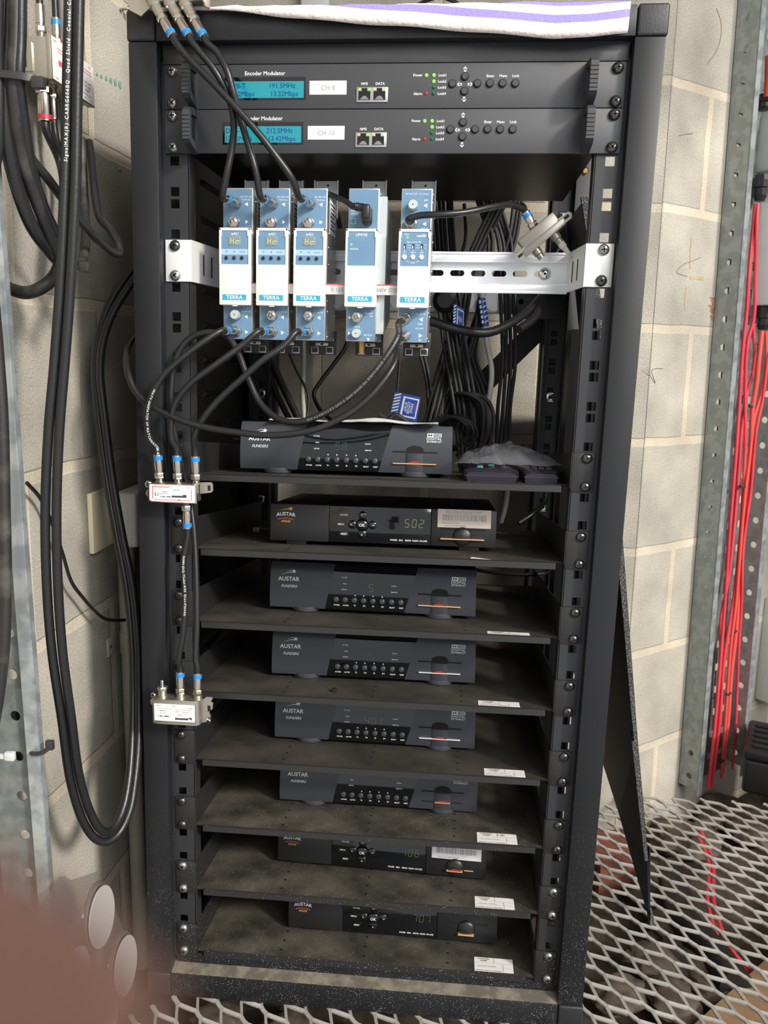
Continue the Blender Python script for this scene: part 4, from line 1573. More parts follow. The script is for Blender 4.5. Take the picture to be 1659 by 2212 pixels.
def flinders(digits, label):
    t = Thing('set_top_box', label, 'set-top box', (0, 0, 0), False, 'grey set-top boxes on the shelves')
    b = MB()
    b.box(-FW / 2 + 2, FW / 2 - 2, 6, 225, 6, 61, K_LID, 1.5)
    t.part('housing', b)
    # front shell: slightly bowed in height
    n = 10
    prof = []
    for k in range(n + 1):
        s = k / n
        prof.append((-6.5 * math.sin(s * math.pi) ** 0.7 * 0.6 + 2.2 * (s > 0.92) * (s - 0.92) / 0.08, 5 + 58 * s))

    def shell(x0t, x1t, x0b, x1b, off, m, close=True):
        vs = []
        for (y, z) in prof:
            s = (z - 5) / 58
            xa = x0b + (x0t - x0b) * s
            xb = x1b + (x1t - x1b) * s
            vs += [(xa, y + off, z), (xb, y + off, z)]
        f = [(2 * k, 2 * k + 1, 2 * k + 3, 2 * k + 2) for k in range(n)]
        vs2 = [(x, 8, z) for (x, y, z) in vs]
        N = len(vs)
        f += [(2 * k + 2, N + 2 * k + 2, N + 2 * k, 2 * k) for k in range(n)]
        f += [(2 * k + 1, N + 2 * k + 1, N + 2 * k + 3, 2 * k + 3) for k in range(n)]
        f += [(0, N, N + 1, 1), (2 * n + 1, N + 2 * n + 1, N + 2 * n, 2 * n)]
        return MB().add(vs + vs2, f, m, True)
    T0, T1, B0, B1 = fx(0.319), fx(0.719), fx(0.272), fx(0.658)
    t.part('left_fascia', shell(fx(0.004), T0, fx(0.0), B0, 0, K_SLATE))
    win = t.part('display_window', shell(T0, T1, B0, B1, 0.35, K_BLK))
    rf = shell(T1, fx(0.998), B1, fx(1.0), 0, K_SLATE)
    t.part('right_fascia', rf)

    def ys(z):
        s = max(0, min(1, (z - 5) / 58))
        return -6.5 * math.sin(s * math.pi) ** 0.7 * 0.6
    b = MB()
    cx = fx(0.094)
    zz = fz(0.40)
    b.text('AUSTAR', (cx, ys(zz + 3) - 0.5, zz), UX, UZ, 5.2, K_WHITE, bold=0.045, squeeze=0.98)
    zz = fz(0.545)
    b.text('FLINDERS', (cx + 1, ys(zz) - 0.55, zz), UX, UZ, 3.3, K_WHITE, bold=0.02, shear=0.25)
    star(b, (cx + 6.5, fz(0.19)), 3.2, ys(fz(0.19)) - 0.5, K_WHITE)
    swoosh(b, cx - 10, cx + 5, fz(0.27), fz(0.20), ys(fz(.23)) - 0.45, K_WHITE, 0.8)
    swoosh(b, cx - 4, cx + 4, fz(0.19), fz(0.16), ys(fz(.18)) - 0.45, K_WHITE, 0.5)
    # audio badge
    X0, X1 = fx(0.882), fx(0.948)
    y = ys(fz(.2)) - 0.5
    for (s0, s1, txt) in ((0.155, 0.235, 'DOLBY'), (0.24, 0.29, 'DIGITAL'), (0.30, 0.345, 'BITSTREAM OUT')):
        if txt == 'DOLBY':
            b.box(X0, X1, y, y + 0.1, fz(s1), fz(s0), K_WHITE)
            b.box(X0 + 7.6, X1 - 0.6, y - 0.1, y, fz(s1) + 0.5, fz(s0) - 0.5, K_SLATE)
            for q in (0, 1):
                b.lathe((X0 + 2.2 + q * 2.9, y - 0.05, (fz(s0) + fz(s1)) / 2), -UY, [(0, 1.3), (0.02, 1.3)], K_SLATE, 12)
            b.text('DOLBY', ((X0 + X1) / 2 + 3.5, y - 0.2, fz(s1) + 1.2), UX, UZ, 2.5, K_WHITE, squeeze=0.9)
        else:
            b.text(txt, ((X0 + X1) / 2, ys(fz(s1)) - 0.6, fz(s1)), UX, UZ, (s1 - s0) * 52, K_WHITE, squeeze=1.35 if txt == 'DIGITAL' else 0.72, bold=0.02)
    t.part('lettering', b)
    b = MB()
    xb = [0.327, 0.371, 0.416, 0.461, 0.506, 0.551, 0.596, 0.641]
    nm = ['POWER', 'ACTIVE', 'V-', 'V+', 'P-', 'P+', 'SELECT', 'RESET']
    for s, w in zip(xb, nm):
        zz = fz(0.905)
        b.text(w, (fx(s) + 1, ys(zz) - 0.2, zz), UX, UZ, 1.5 if len(w) > 2 else 2.1, K_WHITE, bold=0.03)
    for s, zf, w in ((0.365, 0.285, 'POWER'), (0.37, 0.42, 'MAIL'), (0.367, 0.55, 'ERROR'), (0.607, 0.425, 'RADIO'), (0.609, 0.56, 'REMOTE')):
        b.text(w, (fx(s), ys(fz(zf)) - 0.2, fz(zf)), UX, UZ, 1.5, K_WHITE, bold=0.03)
    for s, d in ((0.42, 'L'), (0.463, 'R'), (0.508, 'D'), (0.552, 'U')):
        tri(b, fx(s), fz(0.66), d, K_WHITE, 1.0, ys(fz(0.66)) - 0.25)
    for k, ch in enumerate(digits):
        if ch != ' ':
            seg7(b, ch, (fx(0.455) + k * 8.2, ys(fz(0.45)) - 0.3, fz(0.55)), 5.0, 8.6, K_SEGD if len(digits) < 3 or digits == '   ' else K_SEG, 0.7)
    t.part('window_printing', b, win)
    for s in xb:
        zz = fz(0.765)
        t.part('push_button', MB().lathe((fx(s), ys(zz) + 0.3, zz), -UY, [(0, 3.7), (1.6, 3.6), (2.2, 3.1), (2.5, 1.5)], K_BTN, 22))
    # card slots with the arched tongue
    b = MB()
    cx = fx(0.827)
    for zf in (0.555, 0.80):
        zz = fz(zf)
        b.box(fx(0.722), fx(0.932), ys(zz) - 0.25, ys(zz) + 2, zz - 1.0, zz + 1.0, K_HOLE, 0.3)
    t.part('card_slot', b)
    r = 10.6
    vs = []
    zt = fz(0.46) + 1
    for k in range(9):
        a = math.pi * k / 8
        vs.append((cx - r * math.cos(a), ys(zt) - 0.6, zt - 4 + 5.4 * math.sin(a)))
    tg = MB()
    pr = [(cx - r, -1.0), (cx - r * 0.85, -2.2), (cx, -3.0), (cx + r * 0.85, -2.2), (cx + r, -1.0)]
    zs = [fz(0.985), fz(0.85), fz(0.7), fz(0.58)]
    vv = []
    for z in zs:
        for (x, dy) in pr:
            vv.append((x, ys(z) + dy + 0.4, z))
    tg.add(vv, [(j * 5 + k, j * 5 + k + 1, (j + 1) * 5 + k + 1, (j + 1) * 5 + k) for j in range(3) for k in range(4)], K_SLATE, True)
    tg.add([(cx - r, ys(zs[3]) - 0.5, zs[3])] + vs + [(cx + r, ys(zs[3]) - 0.5, zs[3])], [list(range(11))], K_HOLE)
    t.part('card_guide', tg)
    return t


def flin_card(parent, m1, wide=True):
    cx = fx(0.827)
    b = MB()
    z = fz(0.80)
    b.box(fx(0.726) if wide else cx - 10, fx(0.928) if wide else cx + 10, -5.6, 0, z - 0.55, z + 0.55, m1)
    b.prism([(-9.5, 0.5)] + [(-9.5 + 19 * k / 8, 0.5 + 2.6 * math.sin(math.pi * k / 8)) for k in range(9)] + [(9.5, 0.5)], (cx, -5.7, z), UX, UZ, UY, 0.5, K_CARDR if m1 is not K_CARD or not wide else K_CARDR)
    return b


def foot_disc(x, y):
    return MB().lathe((x, y, 0), UZ, [(0, 15), (0.5, 18), (4.5, 19.5), (6.5, 19.5)], K_SLATEL, 32)


def put(e, x, y, i, yaw=0.0):
    """stand a box on shelf i with its front at depth y"""
    e.location = toW(lean((x, 0, SH[i]))) + Vector((0, y / 1000, (dz(y) + 0.3) / 1000))
    e.rotation_euler = (-math.atan(DROOP), 0, yaw)


FY = 76
def fcenter(tl, tr, y):
    a, c = atr(tl[0], tl[1], y), atr(tr[0], tr[1], y)
    return (a.x + c.x) / 2


flist = [(0, '58', (517.5, 1005), (977, 1022), K_CARD, True, 'grey set-top box showing 58, with a creased sheet of paper on top'),
         (2, ' 5 ', (582.3, 1304), (1026.5, 1330), K_CARD, True, 'grey set-top box showing a lone dim 5, directly under the barcoded black box'),
         (3, '05', (588, 1444), (1025.5, 1466), K_WMET, True, 'grey set-top box showing 05, with a silver card line over red'),
         (4, '401', (593, 1580), (1025.5, 1607), K_WMET, True, 'grey set-top box showing 401'),
         (5, '   ', (603, 1722), (1031, 1750), K_CARD, False, 'grey set-top box with a blank display, lowest of the grey ones')]
for (i, dg, bl, br_, card, wide, lab) in flist:
    t = flinders(dg, lab)
    for x in (fx(0.17), fx(0.825)):
        for y in (12, 205):
            t.part('foot', foot_disc(x, y if y > 20 else 15))
    t.part('smart_card', flin_card(t, card, wide))
    xc = fcenter(bl, br_, FY)
    yaw = {0: 0.0, 2: -0.022, 3: 0.004, 4: -0.010, 5: -0.006}[i]
    put(t.e, xc, FY, i, yaw)

AW, AH = 280.0, 46.0


def axx(s):
    return -AW / 2 + s * AW


def azz(s):
    return 5 + AH * (1 - s)


def atlas(digits, label, sticker, low, card):
    t = Thing('set_top_box', label, 'set-top box', (0, 0, 0), False, 'black set-top boxes on the shelves')
    b = MB().box(-AW / 2 + 1, AW / 2 - 1, 3, 210, 5.5, 5 + AH - 0.3, K_LID, 1.2)
    for j in range(46):
        x = -AW / 2 + 18 + j * 5.4
        b.box(x, x + 2.2, 24, 60, 5 + AH - 0.35, 5 + AH - 0.2, K_HOLE)
        b.box(x, x + 2.2, 70, 190, 5 + AH - 0.35, 5 + AH - 0.2, K_HOLE)
    t.part('housing', b)
    t.part('left_fascia', MB().box(-AW / 2, axx(0.264), 0, 6, 5, 5 + AH, K_BLKM, 1.2))
    w = t.part('display_window', MB().box(axx(0.265), axx(0.714), 0.4, 6, 5.4, 5 + AH - 0.6, K_BLK, 0.4))
    t.part('right_fascia', MB().box(axx(0.716), AW / 2, 0, 6, 5, 5 + AH, K_BLKM, 1.2))
    b = MB()
    cx = axx(0.071)
    b.text('AUSTAR', (cx, -0.2, azz(0.35)), UX, UZ, 4.4, K_WHITE, bold=0.04, arc=0.22, squeeze=1.02)
    b.text('ATLAS', (cx, -0.2, azz(0.50)), UX, UZ, 2.7, K_ORANGE, bold=0.03, shear=0.25)
    star(b, (cx + 6, azz(0.13)), 2.9, -0.2, K_ORANGE)
    swoosh(b, cx - 7, cx + 4, azz(0.19), azz(0.13), -0.2, K_ORANGE, 0.8)
    n = 8
    b.add([(cx - 10 + 20 * k / n, -0.2, azz(0.42) + 1.9 * math.sin(math.pi * k / n) - q * 0.7) for k in range(n + 1) for q in (0, 1)],
          [(2 * k, 2 * k + 2, 2 * k + 3, 2 * k + 1) for k in range(n)], K_INKR)
    t.part('lettering', b)
    b = MB()
    for s, wd in ((0.553, 'POWER'), (0.585, 'MAIL'), (0.617, 'ERROR'), (0.649, 'RADIO'), (0.683, 'ON LINE')):
        b.text(wd, (axx(s), 0.1, azz(0.90)), UX, UZ, 2.0, K_WHITE, bold=0.03, squeeze=0.85)
    for k, ch in enumerate(digits):
        seg7(b, ch, (axx(0.600) + k * 8.8, 0.1, azz(0.52)), 4.8, 9.4, K_SEGY if not low else K_SEG, 0.7)
    t.part('window_printing', b, w)
    for s, zf, wd in ((0.331, 0.25, 'POWER'), (0.318, 0.50, 'MENU'), (0.333, 0.76, 'RESET')):
        b = MB()
        vs = [(axx(s) + 6.2 * math.cos(a * math.pi / 10), 0.2 - 0.8, azz(zf) + 2.6 * math.sin(a * math.pi / 10)) for a in range(20)]
        vs2 = [(x + (axx(s) - x) * 0.0, 0.6, z) for x, y, z in vs]
        b.add(vs + vs2, [list(range(20))] + [(k, (k + 1) % 20, 20 + (k + 1) % 20, 20 + k) for k in range(20)], K_BLK)
        b.text(wd, (axx(s), -0.8, azz(zf) - 0.9), UX, UZ, 2.0, K_WHITE, bold=0.02)
        t.part('push_button', b)
    cx, cz = axx(0.413), azz(0.50)
    for (dx, dy, wd) in ((0, 11.5, 'P+'), (0, -11.5, 'P-'), (-12.5, 0, 'V-'), (12.5, 0, 'V+')):
        b = MB()
        b.lathe((cx + dx, 0.6, cz + dy), -UY, [(0, 5.4), (1.2, 5.2), (2.0, 4.2), (2.3, 1.5)], K_BLK, 24)
        b.text(wd, (cx + dx * 1.1, -2.0, cz + dy * 1.1 - 1), UX, UZ, 2.0, K_WHITE)
        t.part('push_button', b)
    b = MB().lathe((cx, 0.6, cz), -UY, [(0, 8.2), (1.4, 8.2), (3.2, 7.6), (4.4, 6.0), (5.0, 2)], K_BLK, 30)
    b.text('OK', (cx, -4.6, cz - 1.8), UX, UZ, 3.6, K_WHITE, bold=0.03)
    t.part('push_button', b)
    b = MB()
    for zf in (0.53 if sticker else 0.46, 0.785 if sticker else 0.74):
        b.box(axx(0.756), axx(0.953), -0.3, 2, azz(zf) - 0.9, azz(zf) + 0.9, K_HOLE, 0.2)
    t.part('card_slot', b)
    cx, cz = axx(0.853), azz(0.72 if sticker else 0.62)
    b = MB()
    b.lathe((cx, 1.5, cz), -UY, [(0, 12.2), (1.5, 12.0), (3.5, 10.4), (5.0, 7.0), (5.8, 2.0)], K_BLKM, 32)
    t.part('card_dimple', b)
    b = MB()
    z = azz(0.785 if sticker else 0.74)
    b.box(axx(0.758) if card is K_CARD and not low else cx - 10.5, axx(0.948), -3.6 if False else -6.0, 0, z - 0.5, z + 0.5, card)
    if low:
        b = MB().box(cx - 10.5, cx + 10.5, -6.2, 0, z - 0.5, z + 0.5, card)
        if sticker:
            b.box(cx + 12.5, axx(0.94), -1.0, 0, z - 0.5, z + 0.5, card)
            b.prism([(-9.5, 0.5)] + [(-9.5 + 19 * k / 8, 0.5 + 3.0 * math.sin(math.pi * k / 8)) for k in range(9)] + [(9.5, 0.5)], (cx, -6.0, z), UX, UZ, UY, 0.5, K_CARDR)
    t.part('smart_card', b)
    if sticker:
        b = MB()
        X0, X1 = axx(0.743), axx(0.975)
        Z1, Z0 = azz(0.02 if low else 0.0), azz(0.485)
        b.box(X0, X1, -0.35, -0.1, Z0, Z1, K_STICK if not low else K_PAPER)
        b.text('PBS-3276-ATLAS SET TOP' if not low else 'PBS-3276-ATLAS SET TOP', ((X0 + X1) / 2 - 1, -0.5, Z1 - 5.2), UX, UZ, 3.3, K_INKG, squeeze=0.82)
        random.seed(11 + low)
        x = X0 + 6
        while x < X1 - 6:
            wd = random.choice((0.35, 0.35, 0.7, 1.0))
            b.box(x, x + wd, -0.5, -0.35, Z1 - 14, Z1 - 6.4, K_INKG)
            x += wd + random.choice((0.4, 0.6, 0.9))
        b.text('PGARC17A3V1507' if not low else '', (X0 + 16, -0.5, Z0 + 4.6), UX, UZ, 1.9, K_INKG) if not low else None
        b.text('Smartcard: 4020156005', (X0 + 22, -0.5, Z0 + 1.4), UX, UZ, 1.9, K_INKG)
        t.part('barcode_sticker', b, label='cream barcode sticker on the right fascia')
    b = MB()
    for x in (-AW / 2 + 20, AW / 2 - 45):
        for y in (6, 180):
            b = MB().box(x, x + 25, y, y + 18, 0, 5.5, K_BLKM, 0.6)
            t.part('foot', b)
    return t


for (i, dg, bl, br_, st, low, card, y, lab) in (
        (1, '502', (584.5, 1160), (1069.5, 1178), True, False, K_CARD, 66, 'black set-top box showing 502, with a cream barcode sticker'),
        (6, '106', (594, 1855), (1052.5, 1893), True, True, K_CARD, 68, 'black set-top box showing 106, with a white barcode sticker and red card edge'),
        (7, '707', (617, 2005), (1078, 2037), False, True, K_CARD, 56, 'dusty black set-top box on the bottom shelf, showing 707 and no sticker')):
    t = atlas(dg, lab, st, low, card)
    xc = fcenter(bl, br_, y)
    put(t.e, xc, y, i, {1: 0.004, 6: -0.04, 7: -0.012}[i])

# paper on the top box
P0 = atr(560, 912, FY + 8)
b = MB()
ny, nx = 8, 26
vs = []
for j in range(ny + 1):
    for i in range(nx + 1):
        x = -142 + 206 * i / nx
        y = 69 + 5 * math.sin(i * 0.7) * (j == 0) + 120 * j / ny
        z = 1.0 + (3.4 + 2.6 * math.exp(-((i - 17) / 3.5) ** 2) + 1.2 * math.sin(i * 0.5)) * math.sin(math.pi * min(1, (j + 0.35) / 4.5)) + noise.noise(Vector((i * 0.3, j * 0.5, 1))) * 1.2
        vs.append((x, y, SH[0] + 5 + 58 + dz(y) + 1.2 + z))
f = [(j * (nx + 1) + i, j * (nx + 1) + i + 1, (j + 1) * (nx + 1) + i + 1, (j + 1) * (nx + 1) + i) for j in range(ny) for i in range(nx)]
b.add(vs, f, K_PAPER, True)
b.add([(v[0], v[1], v[2] - 0.5) for v in vs], [q[::-1] for q in f], K_PAPER, True)
single('paper_sheet', b, 'creased white sheet of paper lying on the topmost grey set-top box', 'paper', rack=True)

# remotes and plastic bag on shelf 1


def remote(u0, u1, y, zoff, label, teal=False):
    a, c = atr(u0, 1010, y), atr(u1, 1010, y)
    xa, xb = a.x, c.x
    z0 = SH[0] + dz(y + 40) + 2
    t = Thing('remote_control', label, 'remote control', ((xa + xb) / 2, y, z0), True, 'remote controls on the top shelf')
    w = (xb - xa) / 2
    cx = (xa + xb) / 2
    b = MB()
    vs = []
    rows = 14
    secs = 16
    L = 190
    for j in range(rows + 1):
        s = j / rows
        ww = w * (0.80 + 0.2 * math.cos(s * math.pi * 1.5) ** 2) * (1 if 0 < j < rows else 0.86)
        yy = y + L * s
        hh = 17 * (1 if 0 < j < rows else 0.72)
        for k in range(secs):
            an = 2 * math.pi * k / secs
            ex = 0.38
            X = math.copysign(abs(math.cos(an)) ** ex, math.cos(an)) * ww
            Z = math.copysign(abs(math.sin(an)) ** ex, math.sin(an)) * hh / 2
            vs.append((cx + X, yy, z0 + hh / 2 + Z - DROOP * (L * s) + 1))
    f = [(j * secs + k, j * secs + (k + 1) % secs, (j + 1) * secs + (k + 1) % secs, (j + 1) * secs + k) for j in range(rows) for k in range(secs)]
    f.append(tuple(range(secs))[::-1])
    b.add(vs, f, K_REM, True)
    t.part('shell', b)
    b = MB().box(cx - w * 0.93, cx + w * 0.93, y - 0.6, y + 0.5, z0 + 8.8, z0 + 9.6, K_BTN)
    t.part('seam_line', b)
    for k in range(6):
        b = MB().box(cx - w * 0.5 + (k % 3) * w * 0.4, cx - w * 0.5 + (k % 3) * w * 0.4 + 7, y + 18 + (k // 3) * 14, y + 26 + (k // 3) * 14, z0 + 17 - DROOP * 20, z0 + 20 - DROOP * 20, K_TEAL if teal and k in (0, 4) else K_BLKM, 0.6)
        t.part('key', b)
    return t


remote(1000, 1126, 22, 0, 'black remote control with teal keys, beside the topmost grey box', True)
remote(1130, 1212, 24, 0, 'black remote control nearest the right rack post, partly under the plastic bag')
b = MB()
nx, ny = 34, 22
vs = []
for j in range(ny + 1):
    for i in range(nx + 1):
        s, q = i / nx, j / ny
        x = 86 + 128 * s
        y = 34 + 110 * q
        e = (math.sin(math.pi * s) * math.sin(math.pi * q)) ** 0.6
        z = SH[0] + 20 + 22 * e * (1 - 0.5 * max(0, s - 0.6) / 0.4) + abs(noise.fractal(Vector((s * 5, q * 4, 4)), 1, 2, 4)) * 9 * (0.3 + e)
        vs.append((x, y, z + dz(y)))
b.add(vs, [(j * (nx + 1) + i, j * (nx + 1) + i + 1, (j + 1) * (nx + 1) + i + 1, (j + 1) * (nx + 1) + i) for j in range(ny) for i in range(nx)], K_BAG, True)
single('plastic_bag', b, 'crumpled clear plastic bag lying over the two remote controls', 'bag', rack=True)

# ================================================================== signal splitters and coax cables
def wp(x, y, z):
    return lean(Vector((x, y, z)))


def screwlug(b, p, m, r=3.6, d=(0, -1, 0)):
    screw_mb(b, p[0], p[1], p[2], m, d, r, 3.0, 0.4)


# splitter on top of the rack, left
sp = Thing('antenna_splitter', 'nickel three-way splitter hanging over the top left corner of the rack', 'splitter', (-218, -26, 38))
D1 = Vector((0.52, -0.22, -0.83)).normalized()
b = MB()
b.box(-248, -188, -38, -20, 49, 84, K_CAST, 2)
b.box(-246, -190, -38.6, -38, 51, 82, K_PAPER)
sp.part('body', b)
b = MB()
b.box(-244, -194, -38.9, -38.6, 56.5, 57.2, K_INKR)
b.text('OUT', (-236, -38.9, 52.5), UX, UZ, 2, K_INKR)
b.text('OUT', (-204, -38.9, 52.5), UX, UZ, 2, K_INKR)
sp.part('label_print', b)
b = MB()
b.prism([(2, 4), (-8, -4), (-20, 2), (-22, 12), (-16, 26), (2, 26)], (-247, -30, 42), UX, UZ, UY, 3, K_CAST)
b.prism([(0, 6), (5, 4), (7, 10), (5, 14), (0, 16)], (-190, -27, 42), UX, UZ, UY, 3, K_CAST)
sp.part('mounting_ear', b)
bands = [at(369, 72, -42), at(404, 72, -41), at(437, 74, -40)]
tops = [p - D1 * 22.5 for p in bands]
for p in tops:
    sp.part('port', MB().lathe(p - D1 * 17, D1, [(0, 6.6), (6, 6.4), (7, 5.4), (18, 5.0)], K_CAST, 20))

MODW = lambda i, dx, dz_: wp(MX[i] + dx, 10, -121.3 + dz_)
dT = Vector((-0.22, -1, 0.02))
dB = Vector((-0.28, -1, -0.02))
cable('coax_cable', 'black coax cable from the leftmost top plug, running diagonally to the third tuner module',
      [at(400, 118, -46), at(470, 190, -48), at(520, 244, -48), at(560, 290, -46), at(600, 342, -42), at(632, 388, -36)],
      a=(tops[0], D1, {}), z=(MODW(2, -0.7, -16.5), dT, {}), group=None)
cable('coax_cable', 'black coax cable from the middle top plug down to the leftmost tuner module',
      [at(428, 108, -44), at(462, 150, -43), at(492, 205, -38), at(505, 262, -34), at(501, 320, -30), at(489, 380, -30)],
      a=(tops[1], D1, {}), z=(MODW(0, -0.7, -16.5), dT, {}))
cable('coax_cable', 'black coax cable from the right top plug down to the middle tuner module',
      [at(468, 112, -43), at(490, 152, -46), at(503, 196, -44), at(517, 248, -38), at(535, 308, -34), at(553, 372, -32)],
      a=(tops[2], D1, {}), z=(MODW(1, -0.7, -16.5), dT, {}))

# splitter on the left post, middle height
sp = Thing('antenna_splitter', 'nickel three-way splitter with pink-edged label on the left rack post', 'splitter', (-230, -30, -464))
b = MB()
b.box(-257.5, -204.5, -40, -22, -464.2, -444.3, K_CAST, 0.8)
b.box(-259, -203, -43.5, -40, -465, -443.6, K_NICKEL, 0.7)
sp.part('body', b)
b = MB()
Yl = -43.9
b.prism([(-256.5, -444.6), (-204.8, -445.2), (-205.2, -464), (-255, -463.6), (-257, -461.5)], (0, Yl, 0), UX, UZ, UY, 0.3, K_PAPER)
for (x0, x1, z0, z1) in ((-253.6, -252.6, -461, -447.2), (-253.6, -234, -447.6, -446.6), (-209.4, -208.6, -461.5, -449.5), (-252, -210, -462, -461.3), (-224, -222, -462.3, -461)):
    b.box(x0, x1, Yl - 0.15, Yl, z0, z1, K_INKR)
dn = -UZ
for s, x, z, h, m in (('OUT', -251, -445.7, 1.6, K_INKR), ('OUT', -233, -445.7, 1.6, K_INKR), ('OUT', -213, -446.4, 1.6, K_INKR), ('17MM-DM03S', -238, -457.2, 1.7, K_INK),
                      ('3 Way Splitter', -239, -454.4, 1.4, K_INKG), ('5-2400MHz', -238, -452, 1.4, K_INKG), ('CE', -248.5, -454, 3.4, K_INK), ('Quality', -226, -449.6, 1.9, K_INKG)):
    b.text(s, (x, Yl - 0.2, z), -UX, dn, h, m)
b.box(-231.5, -215, Yl - 0.15, Yl, -458.6, -456.6, K_INK)
b.prism([(0, 0), (5, -3.4), (5, 0)], (-219.5, Yl - 0.2, -455.4), UX, UZ, UY, 0.1, K_INK)
sp.part('label_print', b)
b = MB()
b.prism([(0, -10), (13, -8), (15, -6), (15, 1), (13, 3.5), (0, 3)], (-203.5, -30, -446), UX, UZ, UY, 1.8, K_CAST)
b.prism([(0, 0), (3.2, 0), (3.2, -6), (0, -6)], (-194.4, -30.3, -446), UX, UZ, UY, 0.2, K_HOLE)
sp.part('mounting_ear', b)
b = MB()
screwlug(b, (-261.5, -32, -446.5), K_CHROME, 4.4)
sp.part('earth_screw', b)
b = MB()
b.lathe((-260.5, -28, -457), -UY, [(0, 5.4), (3, 5.4), (4.6, 4)], K_BRASS, 20)
b.lathe((-260.5, -32.7, -457), -UY, [(0, 1.5), (0.1, 1.5)], K_HOLE, 8)
sp.part('brass_terminal', b)
ups = [Vector((-248.4, -32, -443.8)), Vector((-227.6, -32, -444)), Vector((-206.8, -32, -444.5))]
for p in ups:
    sp.part('port', fport(MB(), p, UZ, 11, K_NICKEL, 4.3))
sp.part('port', fport(MB(), (-218.5, -32, -464), -UZ, 11, K_NICKEL, 4.3))
PL = 5
dnU = (Vector((-0.05, -0.05, 1)).normalized(), Vector((-0.02, -0.05, 1)).normalized(), Vector((-0.01, -0.05, 1)).normalized())
cable('coax_cable', 'black printed coax cable curving from the leftmost tuner module to the left splitter plug',
      [at(452, 730, -30), at(400, 768, -38), at(350, 815, -42), at(322, 872, -44), at(318, 917, -42), at(325, 950, -39)],
      a=(MODW(0, -0.4, -153.5), dB, {}), z=(ups[0] + UZ * PL, dnU[0], {}),
      text={'s': '-MATV-0161MATCH 69 MATCHMASTER-RG7700B9-155m', 'start': 108, 'h': 2.5, 'rev': False, 'gap': 0.9})
cable('coax_cable', 'black coax cable from the middle tuner module to the middle plug of the left splitter',
      [at(520, 748, -30), at(468, 786, -38), at(410, 830, -42), at(378, 872, -42), at(370, 907, -40), at(371, 950, -38)],
      a=(MODW(1, -0.4, -153.5), dB, {}), z=(ups[1] + UZ * PL, dnU[1], {}))
cable('coax_cable', 'black coax cable from the third tuner module to the right plug of the left splitter',
      [at(612, 748, -30), at(570, 776, -36), at(522, 818, -40), at(470, 866, -42), at(437, 907, -42), at(419, 946, -39)],
      a=(MODW(2, -0.4, -153.5), dB, {}), z=(ups[2] + UZ * PL, dnU[2], {}))

# tap lower on the left post
sp = Thing('antenna_tap', 'boxy cast two-way tap low on the left rack post, one port empty', 'splitter', (-232, -38, -726))
b = MB()
P = []
for (cx, sg) in ((-209, 1), (-255, -1)):
    for k in range(7):
        a = -math.pi / 2 + math.pi * k / 6
        P.append((cx + sg * 7 * math.cos(a) * 0.9, (-50 + 9 + 9 * math.sin(a) if sg > 0 else -50 + 9 - 9 * math.sin(a))))
b.prism([(p[0], p[1]) for p in P], (0, 0, -726), UX, UY, UZ, 30, K_CAST, False)
b.box(-257.5, -207.5, -50.8, -40, -724, -697.8, K_CAST, 0.6)
sp.part('body', b)
b = MB()
Yl = -51.1
b.box(-256.5, -208.5, Yl, Yl + 0.2, -721.5, -700.5, K_PAPER)
for s, x, z, h, m in (('11dB', -251, -701.6, 2.0, K_INKG), ('IN', -233, -702, 2.0, K_INKG), ('OUT', -213.5, -703.6, 2.0, K_INKG), ('17MM-TM111', -245.5, -714.6, 2.1, K_INK),
                      ('1 Way Tap', -245.5, -711.4, 1.5, K_INKG), ('5-2400MHz', -246, -708, 1.6, K_INKG), ('PASS', -229, -708.6, 1.4, K_INKR), ('POWER', -219, -709, 1.5, K_INKR), ('Quality', -225.5, -712.6, 1.8, K_INKG)):
    b.text(s, (x, Yl - 0.2, z), -UX, -UZ, h, m)
b.box(-232, -216, Yl - 0.15, Yl, -719.2, -717, K_INK)
b.prism([(0, 0), (5, -3.4), (5, 0)], (-217, Yl - 0.2, -716), UX, UZ, UY, 0.1, K_INK)
for (x0, x1, z0, z1) in ((-252, -234.5, -706.5, -706.1), (-231.5, -213, -707.5, -707.1), (-252, -251.6, -706.5, -704.6), (-213.4, -213, -707.5, -705.8)):
    b.box(x0, x1, Yl - 0.15, Yl, z0, z1, K_INKG)
sp.part('label_print', b)
b = MB()
b.prism([(0, -28), (8, -27), (10, -20), (8, -16), (9, -12), (12, -11), (13, -3), (10, -1.5), (12.5, 2), (12, 4), (5, 4), (0, 0)], (-203.5, -38, -699), UX, UZ, UY, 2.2, K_CAST)
b.prism([(0, 0), (3.4, 1), (3.4, 7), (0, 8)], (-197, -38.4, -713), UX, UZ, UY, 0.3, K_HOLE)
sp.part('mounting_ear', b)
b = MB()
screwlug(b, (-195.5, -40, -723), K_CHROME, 3.2)
sp.part('earth_screw', b)
b = MB()
screwlug(b, (-262, -36, -697), K_CHROME, 3.6, (-0.3, -1, 0.3))
sp.part('earth_screw', b)
b = MB().lathe((-263, -30, -707), -UY, [(0, 5.2), (3, 5.2), (4.6, 4)], K_BRASS, 20)
b.lathe((-263, -34.7, -707), -UY, [(0, 1.5), (0.1, 1.5)], K_HOLE, 8)
sp.part('brass_terminal', b)
tp = [Vector((-250, -40, -696)), Vector((-228.2, -40, -696)), Vector((-207.8, -40, -696.5))]
for i, p in enumerate(tp):
    sp.part('port', fport(MB(), p, UZ, 10, K_CAST, 4.8))
b = MB()
hexnut(b, tp[0] + UZ * 8, UZ, 4, 6.0, K_CAST)
b.lathe(tp[0] + UZ * 12, UZ, [(0, 2.0), (7, 2.0), (8, 1.2)], K_CHROME, 16)
sp.part('terminator', b)
